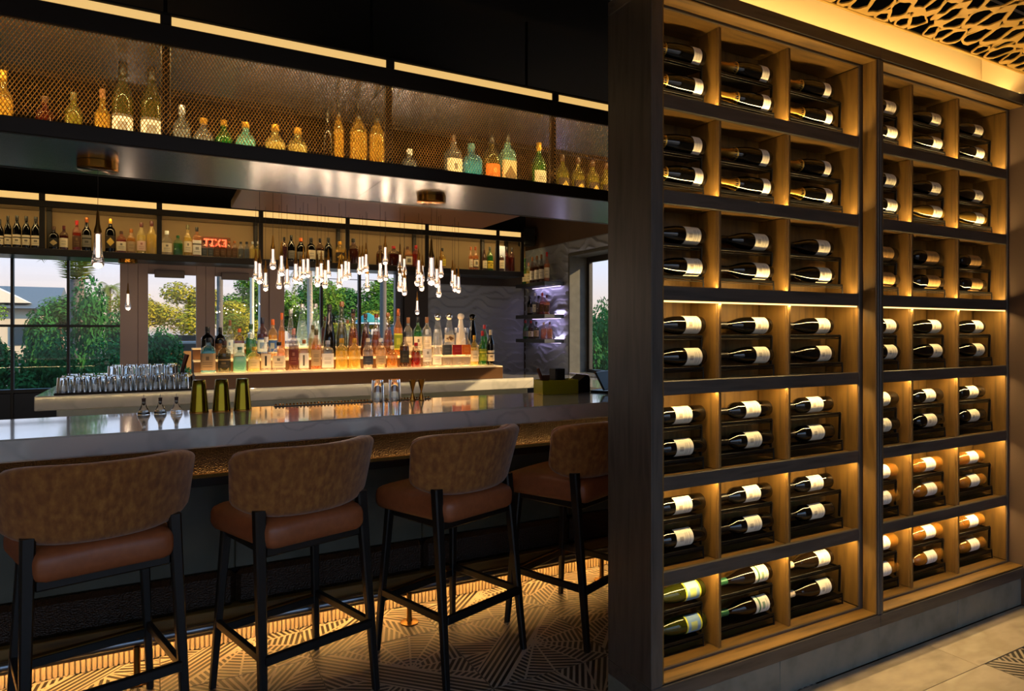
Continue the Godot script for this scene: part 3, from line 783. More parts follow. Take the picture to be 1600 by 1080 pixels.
func bar(st: SurfaceTool, a: Vector3, b: Vector3, s: Vector2) -> void:
	var z := (b - a).normalized()
	var x := Vector3.UP.cross(z).normalized()
	box(st, (a + b) * 0.5, Vector3(s.x, s.y, a.distance_to(b)), 0.003, Basis(x, z.cross(x), z))

# ---------------------------------------------------------------- pendants
func pendant(x: float, d: float, y: float, ceiling_y: float, s: float, label: String, group: String, e: float, own_cup := false) -> void:
	# y is the lowest point of the glass drop
	var o := thing("pendant_lamp", label, "pendant lamp", Vector3(x, y, -d), 0.0, group)
	var drop := []
	var prof := [[0.0, 0.0], [0.0105, 0.0020], [0.0175, 0.009], [0.0205, 0.019], [0.0200, 0.030], [0.0172, 0.046], [0.0140, 0.066], [0.0118, 0.090], [0.0112, 0.118], [0.0125, 0.130], [0.0105, 0.130], [0.0088, 0.112], [0.0092, 0.080], [0.0120, 0.052], [0.0130, 0.038], [0.0080, 0.030], [0.0, 0.029]]
	for p in prof: drop.append([p[0] * s, p[1] * s])
	var dg := inst("glass_drop", lathem(drop, 18), M.drop_glass, o)
	inst("led_rod", lathem([[0.0, 0.036 * s], [0.0062 * s, 0.038 * s], [0.0066 * s, 0.045 * s], [0.0066 * s, 0.124 * s], [0.0, 0.126 * s]], 12), M.bead, dg)
	inst("glowing_tip", lathem([[0.0, 0.003 * s], [0.008 * s, 0.006 * s], [0.0115 * s, 0.013 * s], [0.009 * s, 0.020 * s], [0.0, 0.023 * s]], 12), M.bead, dg)
	inst("brass_cone", lathem([[0.0128 * s, 0.128 * s], [0.0130 * s, 0.134 * s], [0.0070 * s, 0.160 * s], [0.0042 * s, 0.200 * s], [0.0015, 0.212 * s], [0.0, 0.212 * s]], 14), M.brass_dull, o)
	var w := tool()
	tube(w, [Vector3(0, 0.21 * s, 0), Vector3(0, ceiling_y - y, 0)], 0.0011, 5)
	inst("wire", w.commit(), M.frame_dark, o)
	if own_cup:
		var top := ceiling_y - y
		inst("ceiling_cup", lathem([[0.0, top - 0.036], [0.062 * s, top - 0.036], [0.066 * s, top - 0.032], [0.066 * s, top - 0.001], [0.0, top - 0.001]], 28), M.brass, o)
	omni(o, Vector3(0, -0.010, 0), Color(1.0, 0.86, 0.72), e, 0.008)

# ---------------------------------------------------------------- the wine wall
const SHELF_TOP := [2.338, 1.985, 1.630, 1.278, 0.926, 0.575, 0.222]
const ROW := ["top", "second", "third", "fourth", "fifth", "sixth", "bottom"]
func wine_unit(x0: float, which: String) -> void:
	# x0: inside of the left board; the opening is 1.231 wide
	var x1 := x0 + 1.231
	var f := 1.79          # front of the outer frame
	var g := 1.865         # front of the shelves
	var b := 2.045
	var o := thing("wine_cabinet", "tall dark wood wine cabinet with lit pigeonholes, %s" % which, "wine cabinet", Vector3.ZERO, 0.0, "wine cabinets")
	block("side_panel", x0 - 0.052 if x0 < 2.0 else x0 - 0.018, x0, 0.205, 2.668, f, b, M.edge_up, o)
	block("side_panel", x1, x1 + 0.018, 0.205, 2.668, f, b, M.edge_up, o)
	var lx := x0 - (0.052 if x0 < 2.0 else 0.018)
	block("top_rail", lx, x1 + 0.018, 2.668, 2.722, f, b, M.edge_long, o)
	block("bottom_rail", lx, x1 + 0.018, 0.148, 0.2045, f, b, M.edge_long, o)
	block("plinth", lx, (x0 + x1) * 0.5, 0.0, 0.148, f + 0.012, b, M.stone, o)
	block("plinth", (x0 + x1) * 0.5 + 0.001, x1 + 0.018, 0.0, 0.148, f + 0.012, b, M.stone, o)
	block("back_panel", x0, x1, 0.205, 2.668, b - 0.014, b - 0.001, M.wood_up, o)
	block("frame_lining", x0 + 0.0005, x0 + 0.03, 0.222, 2.65, g, b - 0.015, M.wood_up, o)
	block("frame_lining", x1 - 0.03, x1 - 0.0005, 0.222, 2.65, g, b - 0.015, M.wood_up, o)
	block("frame_edge", x0 + 0.0005, x0 + 0.03, 0.205, 2.667, g - 0.006, g, M.edge_up, o)
	block("frame_edge", x1 - 0.03, x1 - 0.0005, 0.205, 2.667, g - 0.006, g, M.edge_up, o)
	for yy in [[2.650, 2.667], [0.205, 0.222]]:
		block("frame_edge", x0 + 0.03, x1 - 0.03, yy[0], yy[1], g - 0.006, g, M.edge_long, o)
		block("frame_lining", x0 + 0.03, x1 - 0.03, yy[0], yy[1], g + 0.0002, b - 0.015, M.wood_long, o)
	block("reveal_board", x1 - 0.0095, x1 - 0.0006, 0.206, 2.667, f + 0.004, g - 0.007, M.wood_up, o)
	block("reveal_board", x0 + 0.0006, x0 + 0.0095, 0.206, 2.667, f + 0.004, g - 0.007, M.wood_up, o)
	block("reveal_board", x0 + 0.01, x1 - 0.01, 0.206, 0.214, f + 0.004, g - 0.007, M.wood_long, o)
	block("reveal_board", x0 + 0.01, x1 - 0.01, 2.659, 2.667, f + 0.004, g - 0.007, M.wood_long, o)
	var divs := [x0 + 0.362, x0 + 0.760]
	var bays := [x0 + 0.03, divs[0] - 0.008, divs[0] + 0.008, divs[1] - 0.008, divs[1] + 0.008, x1 - 0.03]
	for r in 7:
		var y0: float = SHELF_TOP[r]
		var y1: float = 2.650 if r == 0 else SHELF_TOP[r - 1] - 0.055
		if r < 6:
			block("shelf_edge", x0 + 0.03, x1 - 0.03, y0 - 0.055, y0 - 0.001, g - 0.004, g + 0.012, M.edge_long, o)
			block("shelf_board", x0 + 0.03, x1 - 0.03, y0 - 0.046, y0 - 0.009, g + 0.0122, b - 0.0145, M.wood_long, o)
		if r < 6: y0 -= 0.009
		if r > 0: y1 += 0.009
		for dx in divs:
			block("divider", dx - 0.008, dx + 0.008, y0 + 0.0005, y1 - 0.0005, g + 0.020, b - 0.0145, M.wood_up, o)
			block("divider_edge", dx - 0.008, dx + 0.008, y0 + 0.0005, y1 - 0.0005, g + 0.008, g + 0.0198, M.wood_up, o)
		# light strip: the three upper rows are lit from below, the rest from above
		var ly := y0 + 0.004 if r < 3 else y1 - 0.004
		var ld := g + 0.0160
		if r == 3:
			ly = y1 - 0.0125       # the middle shelf shows its tape under the front edge
			ld = g + 0.004
		block("led_strip", x0 + 0.035, x1 - 0.035, ly - 0.003, ly + 0.003, ld - 0.003, ld + 0.003, M.led, o, 0.0)
		area(o, Vector3((x0 + x1) * 0.5, ly + (0.004 if r < 3 else -0.004), -ld), Vector2(1.15, 0.006), Vector3(0, 1, -0.30).normalized() if r < 3 else Vector3(0, -1, -0.30).normalized(), WARM, LED_WINE)
		y0 = SHELF_TOP[r] - (0.009 if r < 6 else 0.0)
		for k in 3:
			rack(o, bays[k * 2], bays[k * 2 + 1], y0, g)
			for j in 2:
				wine(which, r, k, j, bays[k * 2], y0 + (0.216 if j == 0 else 0.092), g + 0.090 + (0.0 if j == 0 else -0.006))

func rack(o: Node3D, x0: float, x1: float, y: float, g: float) -> void:
	var w := x1 - x0 - 0.046
	var key := "rack%.3f" % w
	if not cache.has(key):
		# two raked trays with a front lip, hung between thin sloping end frames
		var tr := tool()
		box(tr, Vector3(w * 0.5, 0.0, 0.0), Vector3(w, 0.011, 0.004), 0.001)
		box(tr, Vector3(w * 0.5, -0.008, -0.042), Vector3(w, 0.003, 0.086), 0.0005, Basis(Vector3.RIGHT, 0.10))
		var fr := tool()
		bar(fr, Vector3(0, 0.003, -0.004), Vector3(0, 0.045, -0.006), Vector2(0.006, 0.006))
		bar(fr, Vector3(0, 0.052, -0.02), Vector3(0, 0.172, -0.016), Vector2(0.005, 0.012))
		bar(fr, Vector3(0, 0.167, -0.018), Vector3(0, 0.167, -0.100), Vector2(0.006, 0.006))
		bar(fr, Vector3(0, 0.166, -0.100), Vector3(0, 0.003, -0.100), Vector2(0.006, 0.010))
		cache[key] = [tr.commit(), fr.commit()]
	var k := Node3D.new()
	k.name = "bottle_rack"
	o.add_child(k, true)
	k.position = Vector3(x0 + 0.008, y, -(g + 0.044))
	inst("tray", cache[key][0], M.black_metal, k, Vector3(0, 0.171, -0.016))
	inst("tray", cache[key][0], M.black_metal, k, Vector3(0, 0.047, -0.006))
	inst("foot_bar", boxm(Vector3(w, 0.006, 0.006), 0.001), M.black_metal, k, Vector3(w * 0.5, 0.004, -0.012))
	inst("end_frame", cache[key][1], M.black_metal, k, Vector3(0.003, 0, 0))
	inst("end_frame", cache[key][1], M.black_metal, k, Vector3(w - 0.003, 0, 0))

const PLACE := ["left bay", "middle bay", "right bay"]
func wine(which: String, r: int, k: int, j: int, bx: float, y: float, d: float) -> void:
	var unit := 0 if which.begins_with("nearer") else 1
	var pos := "%s rack, %s, %s row of %s" % ["upper" if j == 0 else "lower", PLACE[k], ROW[r], "nearer wine cabinet" if unit == 0 else "far wine cabinet"]
	var kind := "claret"
	var words := "black wine bottle, cream label"
	if unit == 0:
		if r < 2:
			kind = "sparkling"; words = "gold-necked sparkling bottle"
		elif r < 4:
			kind = "burgundy"; words = "sloped-shoulder black bottle, cream label"
		elif r == 6:
			if k == 0:
				kind = "hock"; words = "olive bottle, yellow-edged label"
			elif k == 1:
				kind = "jade"; words = "dark bottle, green and red label"
			else:
				kind = "burgundy_plain"; words = "brown-glass bottle, white label"
	else:
		if r < 2: kind = "burgundy"; words = "sloped-shoulder dark bottle, white label"
		if r == 1 and j == 1 and k > 0: kind = "straw_label"; words = "pale straw bottle, white label"
		elif r == 2: kind = "tan_label"; words = "black bottle, tan label"
		elif r == 3: kind = "burgundy"; words = "sloped-shoulder black bottle, cream label"
		elif r > 4: kind = "rose"; words = "amber rosé bottle, white label"
	var o := thing("wine_bottle", "%s, %s" % [words, pos], "wine bottle", Vector3(bx + (0.008 if k == 0 else 0.048), y, -d), 0.0, "bottles in the wine cabinets")
	if not cache.has("wine" + kind): make_wine(kind)
	var roll := rng.randf_range(-0.12, 0.12)
	for p in cache["wine" + kind]:
		var q := inst(p[0], p[1], p[2], o)
		# lies along x with its neck to the left and its label turned out
		q.basis = Basis(Vector3.RIGHT, roll) * Basis(Vector3.BACK, PI / 2)
		q.position = Vector3(0.30, 0, 0)

func make_wine(kind: String) -> void:
	var burg := [[0.0, 0.008], [0.026, 0.0], [0.0345, 0.004], [0.0355, 0.012], [0.0355, 0.125], [0.0338, 0.150], [0.0290, 0.178], [0.0212, 0.205], [0.0156, 0.228], [0.0140, 0.250]]
	var clar := [[0.0, 0.008], [0.026, 0.0], [0.0335, 0.004], [0.0345, 0.012], [0.0345, 0.185], [0.0326, 0.200], [0.0250, 0.214], [0.0166, 0.226], [0.0142, 0.240], [0.0140, 0.252]]
	var spark := [[0.0, 0.008], [0.028, 0.0], [0.0372, 0.005], [0.0385, 0.014], [0.0385, 0.120], [0.0368, 0.145], [0.0320, 0.175], [0.0255, 0.205], [0.0185, 0.228], [0.0165, 0.245]]
	var pr: Array = clar
	var body: Material = M.wine_dark
	var paper_m: Material = paper(Color(0.88, 0.84, 0.75), Color(0.50, 0.46, 0.40), 1)
	var y0 := 0.075
	var y1 := 0.160
	var cap_m: Material = plain(Color(0.05, 0.035, 0.035), 0.35)
	if kind in ["burgundy", "straw_label", "burgundy_plain", "jade", "hock"]:
		pr = burg; y0 = 0.030; y1 = 0.108
	if kind == "sparkling":
		pr = spark; y0 = 0.028; y1 = 0.070
		paper_m = paper(Color(0.90, 0.86, 0.80), Color(0.66, 0.58, 0.44), 0)
		cap_m = plain(Color(0.74, 0.55, 0.22), 0.34, 0.8)
	elif kind == "straw_label": body = plain(Color(0.42, 0.32, 0.12), 0.08)
	elif kind == "tan_label":
		paper_m = paper(Color(0.66, 0.50, 0.28), Color(0.30, 0.22, 0.12), 0); y0 = 0.045; y1 = 0.150
	elif kind == "burgundy_plain": body = plain(Color(0.10, 0.065, 0.03), 0.06); cap_m = plain(Color(0.80, 0.72, 0.60), 0.4)
	elif kind == "hock":
		body = plain(Color(0.15, 0.16, 0.03), 0.06)
		paper_m = paper(Color(0.46, 0.58, 0.68), Color(0.82, 0.78, 0.18), 4)
		cap_m = plain(Color(0.10, 0.10, 0.04), 0.3)
	elif kind == "jade":
		body = plain(Color(0.05, 0.028, 0.016), 0.06)
		paper_m = paper(Color(0.82, 0.80, 0.74), Color(0.22, 0.40, 0.24), 2)
		cap_m = plain(Color(0.16, 0.36, 0.24), 0.3, 0.3)
	elif kind == "rose":
		body = glassy_of("honey", 0.5)
		paper_m = paper(Color(0.90, 0.87, 0.82), Color(0.70, 0.62, 0.55), 0)
		cap_m = plain(Color(0.85, 0.82, 0.78), 0.4)
	var ny: float = pr[-1][1]
	var nr: float = pr[-1][0]
	var lr: float = pr[4][0]
	var list := [["glass", lathem(pr + [[nr, ny + 0.008]], 24), body]]
	if kind == "rose":
		var inner := []
		for p in pr: inner.append([maxf(p[0] - 0.003, 0.0), p[1] + 0.003])
		list.append(["wine", lathem(inner + [[0.0, ny]], 18), liquid(Color(0.62, 0.30, 0.09), 0.45)])
	# the label wraps the side turned to the room and half way over the top
	list.append(["paper_label", lathem([[lr + 0.0008, y0], [lr + 0.0008, y1]], 16, 0.0, -1.35, 1.35), paper_m])
	if kind == "sparkling":
		list.append(["neck_foil", lathem([[0.0270, 0.200], [0.0195, 0.226], [0.0178, 0.240], [0.0176, 0.288], [0.0190, 0.292], [0.0185, 0.305], [0.0, 0.307]], 18), cap_m])
		list.append(["neck_band", lathem([[0.0290, 0.1960], [0.0276, 0.2010]], 18), plain(Color(0.85, 0.70, 0.35), 0.3, 0.8)])
	else:
		list.append(["neck_capsule", lathem([[nr + 0.0006, ny - 0.012], [nr + 0.0010, ny + 0.030], [nr + 0.0022, ny + 0.034], [nr + 0.0022, ny + 0.044], [nr, ny + 0.048], [0.0, ny + 0.048]], 16), cap_m])
	cache["wine" + kind] = list

# ---------------------------------------------------------------- room shell
const CEIL := 3.25
const XR := 4.05       # right wall
const XL := -4.6
const DW := 7.2        # window wall
const DREAR := -1.7

func shell() -> void:
	# floor: slab, patterned cement tiles by the bar, stone planks before the wine wall
	var fl := setting("floor")
	block("slab", XL - 0.2, XR + 0.3, -0.20, -0.012, DREAR - 0.2, DW + 0.3, M.grout, fl, 0.0)
	block("field", XL, XR, -0.0119, -0.001, DREAR, -0.605, M.concrete, fl, 0.0)
	block("field", XL, -2.405, -0.0119, -0.001, -0.6, DW, M.concrete, fl, 0.0)
	block("field", -2.4, XR, -0.0119, -0.001, 3.605, DW, M.concrete, fl, 0.0)
	block("field", 2.405, XR, -0.0119, -0.001, 2.06, 3.6, M.concrete, fl, 0.0)
	for v in 4: M["tile%d" % v] = pattern_tile(v)
	var n := 0
	for i in 8:
		for j in 7:
			var x := -2.4 + 0.6 * i
			var d := -0.6 + 0.6 * j
			if x > 1.1 and d < 1.75 and x > 1.75: continue
			ptile(fl, x, d, 0.598, n)
			n += 1
	# planks, laid along the wall in half bond
	for j in 10:
		var d := -0.6 + 0.24 * j
		if d > 2.0: continue
		var x := 1.8 - 0.45 * (j % 2)
		while x < XR - 0.05:
			var xe := minf(x + 0.898, XR)
			var xs := maxf(x, 1.802)
			if d < 1.33 and d > 0.3: xe = minf(xe, 3.188)
			if xe - xs > 0.05:
				block("plank", xs, xe, -0.011, 0.0, d, d + 0.238, M.plank if (j + int(x * 3)) % 2 == 0 else M.plank2, fl, 0.001)
			x += 0.9
	# printed inset in the planks
	for i in 2:
		for j in 2: ptile(fl, 3.192 + 0.6 * i, 0.358 + 0.6 * j, 0.598, n + 3 * i + j)
	# ceiling over the bar, black, and plenum above the pierced screen
	var cl := setting("ceiling")
	block("bar_ceiling", XL - 0.2, XR + 0.3, CEIL, CEIL + 0.25, 0.9, DW + 0.3, M.black_paint, cl)
	block("lounge_ceiling", XL - 0.2, XR + 0.3, CEIL, CEIL + 0.25, DREAR - 0.2, 0.8995, M.plaster, cl)
	# window wall: masonry over the openings and beside them
	var wb := setting("wall_back")
	block("masonry", XL - 0.2, XR + 0.3, 2.62, CEIL, DW, DW + 0.25, M.black_paint, wb)
	block("masonry", XL - 0.2, 2.464, 2.20, 2.6199, DW, DW + 0.25, M.tan_paint, wb)
	block("masonry", 2.464, XR + 0.3, 2.16, 2.6199, DW, DW + 0.25, M.tan_paint, wb)
	block("masonry", 2.464, XR + 0.3, 0.0, 2.1599, DW, DW + 0.25, M.dark_wall, wb)
	block("masonry", XL - 0.2, -3.2, 0.0, 2.1999, DW, DW + 0.25, M.brown_paint, wb)
	# right wall with the tall window near the back corner
	var wr := setting("wall_right")
	block("masonry", XR, XR + 0.3, 0.0, CEIL, DREAR, 3.3, M.brown_paint, wr)
	block("masonry", XR, XR + 0.3, 0.0, 0.98, 3.3, 6.18, M.brown_paint, wr)
	block("masonry", XR, XR + 0.3, 2.31, CEIL, 3.3, 6.18, M.brown_paint, wr)
	block("masonry", XR, XR + 0.3, 0.0, CEIL, 6.18, DW, M.brown_paint, wr)
	block("jamb_stone", XR - 0.012, XR + 0.30, 0.98, 2.33, 6.17, 6.20, M.jamb_stone, wr)
	block("jamb_stone", XR - 0.012, XR + 0.30, 2.30, 2.335, 3.3, 6.17, M.jamb_stone, wr)
	inst("wave_tile", wave_panel(6.201, 7.19, 0.0, 2.47, 0.030), M.tile_wall, wr)
	inst("wave_tile", wave_panel(3.3, 6.199, 2.337, 2.47, 0.030), M.tile_wall, wr)
	inst("wave_tile", wave_panel(3.3, 6.199, 0.0, 0.97, 0.030), M.tile_wall, wr)
	# the tiled stretch of the back wall between the doors and the corner
	inst("wave_tile", wave_panel(-XR + 0.02, -2.75, 0.0, 2.02, 0.026, true), M.tile_wall, wb)
	var wl := setting("wall_left")
	block("masonry", XL - 0.25, XL, 0.0, CEIL, DREAR, DW, M.plaster, wl)
	var wz := setting("wall_rear")
	block("masonry", XL - 0.2, XR + 0.3, 0.0, 0.10, DREAR - 0.25, DREAR, M.brown_paint, wz)
	block("masonry", XL - 0.2, XR + 0.3, 3.12, CEIL, DREAR - 0.25, DREAR, M.brown_paint, wz)
	block("masonry", XL - 0.2, XL + 0.2, 0.10, 3.12, DREAR - 0.25, DREAR, M.brown_paint, wz)
	block("masonry", XR - 0.15, XR + 0.3, 0.10, 3.12, DREAR - 0.25, DREAR, M.brown_paint, wz)
	block("terrace_roof", XL - 1.0, XR + 7.0, CEIL, CEIL + 0.2, DREAR - 1.7, DREAR - 0.201, M.plaster, wz)
	# glazed front of the room behind the viewer: the cool daylight on the counter front and the floor comes from there
	var ws := setting("window_2")
	block("frame", XL + 0.2, XR - 0.15, 0.10, 0.16, DREAR - 0.15, DREAR - 0.08, M.frame_grey, ws)
	block("frame", XL + 0.2, XR - 0.15, 3.06, 3.12, DREAR - 0.15, DREAR - 0.08, M.frame_grey, ws)
	var wx := (XR - 0.15 - XL - 0.2) / 5.0
	for i in 6: block("mullion", XL + 0.2 + wx * i - 0.03 * (i / 5.0) * 2.0, XL + 0.26 + wx * i - 0.03 * (i / 5.0) * 2.0, 0.1601, 3.0599, DREAR - 0.15, DREAR - 0.08, M.frame_grey, ws)
	for i in 5: block("pane", XL + 0.262 + wx * i, XL + 0.185 + wx * (i + 1), 0.1601, 3.0599, DREAR - 0.117, DREAR - 0.112, M.pane, ws, 0.0)

func ptile(fl: Node3D, x: float, d: float, s: float, n: int) -> void:
	if not cache.has("ptile"):
		var st := tool()
		var e := 0.0015
		quad(st, Vector3(e, 0, -e), Vector3(s - e, 0, -e), Vector3(s - e, 0, -s + e), Vector3(e, 0, -s + e), Vector3.UP)
		for q in [[Vector3(0, -e, 0), Vector3(s, -e, 0), Vector3(s - e, 0, -e), Vector3(e, 0, -e), Vector3(0, 1, 1)], [Vector3(0, -e, -s), Vector3(s, -e, -s), Vector3(s - e, 0, -s + e), Vector3(e, 0, -s + e), Vector3(0, 1, -1)], [Vector3(0, -e, 0), Vector3(0, -e, -s), Vector3(e, 0, -s + e), Vector3(e, 0, -e), Vector3(-1, 1, 0)], [Vector3(s, -e, 0), Vector3(s, -e, -s), Vector3(s - e, 0, -s + e), Vector3(s - e, 0, -e), Vector3(1, 1, 0)]]:
			quad(st, q[0], q[1], q[2], q[3], q[4].normalized())
		cache["ptile"] = st.commit()
	inst("floor_tile", cache["ptile"], M["tile%d" % ((n * 7 + n / 8) % 4)], fl, Vector3(x, 0, -d))

# printed cement tile: triangles and bands filled with parallel dark lines
func pattern_tile(v: int) -> StandardMaterial3D:
	var N := 512
	var rg := RandomNumberGenerator.new()
	rg.seed = 100 + v
	var pale := Color(0.66, 0.60, 0.54)
	var dark := Color(0.115, 0.095, 0.085)
	var im := Image.create_empty(N, N, true, Image.FORMAT_RGB8)
	# the square is cut by a slanting band and by fans of triangles; edges meet at the same thirds on every tile
	var c0 := Vector2(0.5 + rg.randf_range(-0.1, 0.1), 0.5 + rg.randf_range(-0.1, 0.1))
	var rim := [Vector2(0, 0), Vector2(0.5, 0), Vector2(1, 0), Vector2(1, 0.5), Vector2(1, 1), Vector2(0.5, 1), Vector2(0, 1), Vector2(0, 0.5)]
	var ang := []
	for k in 16: ang.append((k * 0.55 + v * 0.9) + rg.randf_range(-0.25, 0.25))
	var mids := []
	for k in 8: mids.append((rim[k] + rim[(k + 1) % 8] + c0) / 3.0)
	var flip := v % 2 == 1
	for y in N:
		for x in N:
			var p := Vector2((x + 0.5) / N, (y + 0.5) / N)
			if flip: p.x = 1.0 - p.x
			# diagonal band
			var s := (p.x - p.y) * 0.7071 + (0.06 if v > 1 else -0.04)
			var a := 0.0
			var edge := 1.0
			if absf(s) < 0.125:
				a = PI * 0.25
				edge = 0.125 - absf(s)
			else:
				var t := (p - c0).angle()
				var best := 0
				for k in 8:
					var t0: float = (rim[k] - c0).angle()
					var t1: float = (rim[(k + 1) % 8] - c0).angle()
					var dt := fposmod(t1 - t0, TAU)
					if fposmod(t - t0, TAU) < dt: best = k
				var r0: Vector2 = rim[best]
				var r1: Vector2 = rim[(best + 1) % 8]
				# each fan triangle is split once more
				var m: Vector2 = mids[best]
				var side := (m - c0).cross(p - c0)
				var idx := best * 2 + (1 if side > 0 else 0)
				a = ang[idx]
				var d0 := absf((r0 - c0).normalized().cross(p - c0))
				var d1 := absf((r1 - c0).normalized().cross(p - c0))
				var d2 := absf((m - c0).normalized().cross(p - c0))
				edge = minf(d0, minf(d1, d2))
				edge = minf(edge, absf(s) - 0.125)
			var w := p.x * -sin(a) + p.y * cos(a)
			var q := fposmod(w * 24.0, 1.0)
			var on := q < 0.55 and edge > 0.008
			im.set_pixel(x, y, dark if on else pale)
	im.generate_mipmaps()
	var mt := mat(Color.WHITE, 0.42)
	mt.albedo_texture = ImageTexture.create_from_image(im)
	return mt

# layered wave tiles: rows of overlapping, undulating lips
func wave_panel(d0: float, d1: float, y0: float, y1: float, depth: float, back := false) -> Mesh:
	var st := tool()
	st.set_smooth_group(0)
	var nu := int((d1 - d0) / 0.02)
	var nv := maxi(2, int((y1 - y0) / 0.012))
	var at := func(i: int, j: int) -> Vector3:
		var u := d0 + (d1 - d0) * i / nu
		var y := y0 + (y1 - y0) * j / nv
		var v := y / 0.105 + 0.50 * sin(u * 11.0 + 2.1 * floorf(y / 0.21)) + 0.16 * sin(u * 23.0 + y * 4.0)
		var h := pow(fposmod(v, 1.0), 1.6) * depth
		if i == 0 or j == 0 or i == nu or j == nv: h = 0.0
		if back: return Vector3(-u, y, -(DW - 0.002 - h))
		return Vector3(XR - 0.002 - h, y, -u)
	for i in nu:
		for j in nv:
			var a: Vector3 = at.call(i, j)
			var b: Vector3 = at.call(i + 1, j)
			var c: Vector3 = at.call(i + 1, j + 1)
			var d: Vector3 = at.call(i, j + 1)
			for p in ([a, c, b, a, d, c] if not back else [a, c, b, a, d, c]):
				st.add_vertex(p)
	st.index()
	st.generate_normals()
	return st.commit()

# ---------------------------------------------------------------- windows and doors at the back
func windows() -> void:
	var w := setting("window_1")
	var f0 := DW + 0.06
	var f1 := DW + 0.12
	for a in [[-1.9, -1.86], [-1.177, -1.155], [-0.76, -0.738]]: block("mullion", a[0], a[1], 0.0, 2.1999, f0, f1, M.frame_dark, w)
	block("mullion", -3.2, -3.14, 0.0, 2.1999, f0, f1, M.frame_grey, w)
	for y in [[0.905, 0.94], [1.50, 1.522]]: block("rail", -3.14, -0.338, y[0], y[1], f0 + 0.001, f1 - 0.001, M.frame_dark, w)
	block("rail", -3.14, -0.338, 0.0, 0.08, f0 + 0.001, f1 - 0.001, M.frame_dark, w)
	block("lower_panel", -3.14, -0.338, 0.081, 0.904, f0 + 0.02, f1 - 0.02, plain(Color(0.07, 0.09, 0.14), 0.4), w)
	for a in [[-3.139, -1.901], [-1.859, -1.178], [-1.154, -0.761], [-0.737, -0.339]]:
		for y in [[0.941, 1.499], [1.523, 2.199]]: block("pane", a[0], a[1], y[0], y[1], f0 + 0.028, f0 + 0.033, M.pane, w, 0.0)
	block("post", -0.337, -0.19, 0.0, 2.1999, f0 - 0.02, f1 + 0.03, M.frame_grey, w)
	# glazed double door
	for k in 2:
		var x0: float = -0.189 if k == 0 else 0.403
		var x1: float = 0.401 if k == 0 else 1.005
		var dr := setting("door_%d" % (k + 1))
		block("stile", x0, x0 + 0.085, 0.01, 2.12, f0, f1, M.frame_grey, dr)
		block("stile", x1 - 0.085, x1, 0.01, 2.12, f0, f1, M.frame_grey, dr)
		block("top_rail", x0 + 0.0851, x1 - 0.0851, 2.02, 2.12, f0, f1, M.frame_grey, dr)
		block("bottom_rail", x0 + 0.0851, x1 - 0.0851, 0.01, 0.25, f0, f1, M.frame_grey, dr)
		block("pane", x0 + 0.086, x1 - 0.086, 0.251, 2.019, f0 + 0.028, f0 + 0.033, M.pane, dr, 0.0)
		block("door_closer", x0 + 0.14, x0 + 0.40, 1.985, 2.055, f0 - 0.07, f0 - 0.001, plain(Color(0.36, 0.32, 0.31), 0.4, 0.3), dr)
		block("transom", x0, x1, 2.125, 2.1999, f0 + 0.01, f1 - 0.01, M.frame_dark, dr)
		var hx := x1 - 0.045 if k == 0 else x0 + 0.045
		var h := tool()
		tube(h, [Vector3(hx, 0.85, -f0), Vector3(hx, 0.85, -f0 + 0.06), Vector3(hx, 1.25, -f0 + 0.06), Vector3(hx, 1.25, -f0)], 0.011, 8)
		inst("pull_handle", h.commit(), M.steel, dr)
	var w3 := setting("window_3")
	block("post", 1.006, 1.155, 0.0, 2.1999, f0 - 0.02, f1 + 0.03, M.frame_grey, w3)
	for x in [1.548, 1.966]: block("mullion", x - 0.014, x + 0.014, 0.0, 2.1999, f0, f1, M.frame_dark, w3)
	block("mullion", 2.372, 2.462, 0.0, 2.1999, f0 - 0.02, f1, plain(Color(0.28, 0.30, 0.36), 0.35), w3)
	for a in [[1.156, 1.533], [1.563, 1.951], [1.981, 2.371]]: block("pane", a[0], a[1], 0.001, 2.199, f0 + 0.028, f0 + 0.033, M.pane, w3, 0.0)
	# tall window in the right wall
	var w4 := setting("window_4")
	var gx := XR + 0.22
	block("frame", gx, gx + 0.05, 0.985, 1.03, 3.3, 6.169, M.frame_dark, w4)
	block("frame", gx, gx + 0.05, 2.24, 2.299, 3.3, 6.169, M.frame_dark, w4)
	block("frame", gx, gx + 0.05, 1.0301, 2.2399, 6.12, 6.169, M.frame_dark, w4)
	block("frame", gx, gx + 0.05, 1.0301, 2.2399, 3.3, 3.35, M.frame_dark, w4)
	block("pane", gx + 0.02, gx + 0.025, 1.0301, 2.2399, 3.3501, 6.1199, M.pane, w4, 0.0)
	var sill := block("sill", XR - 0.02, gx - 0.001, 0.975, 1.0, 3.3, 6.169, M.marble, w4)

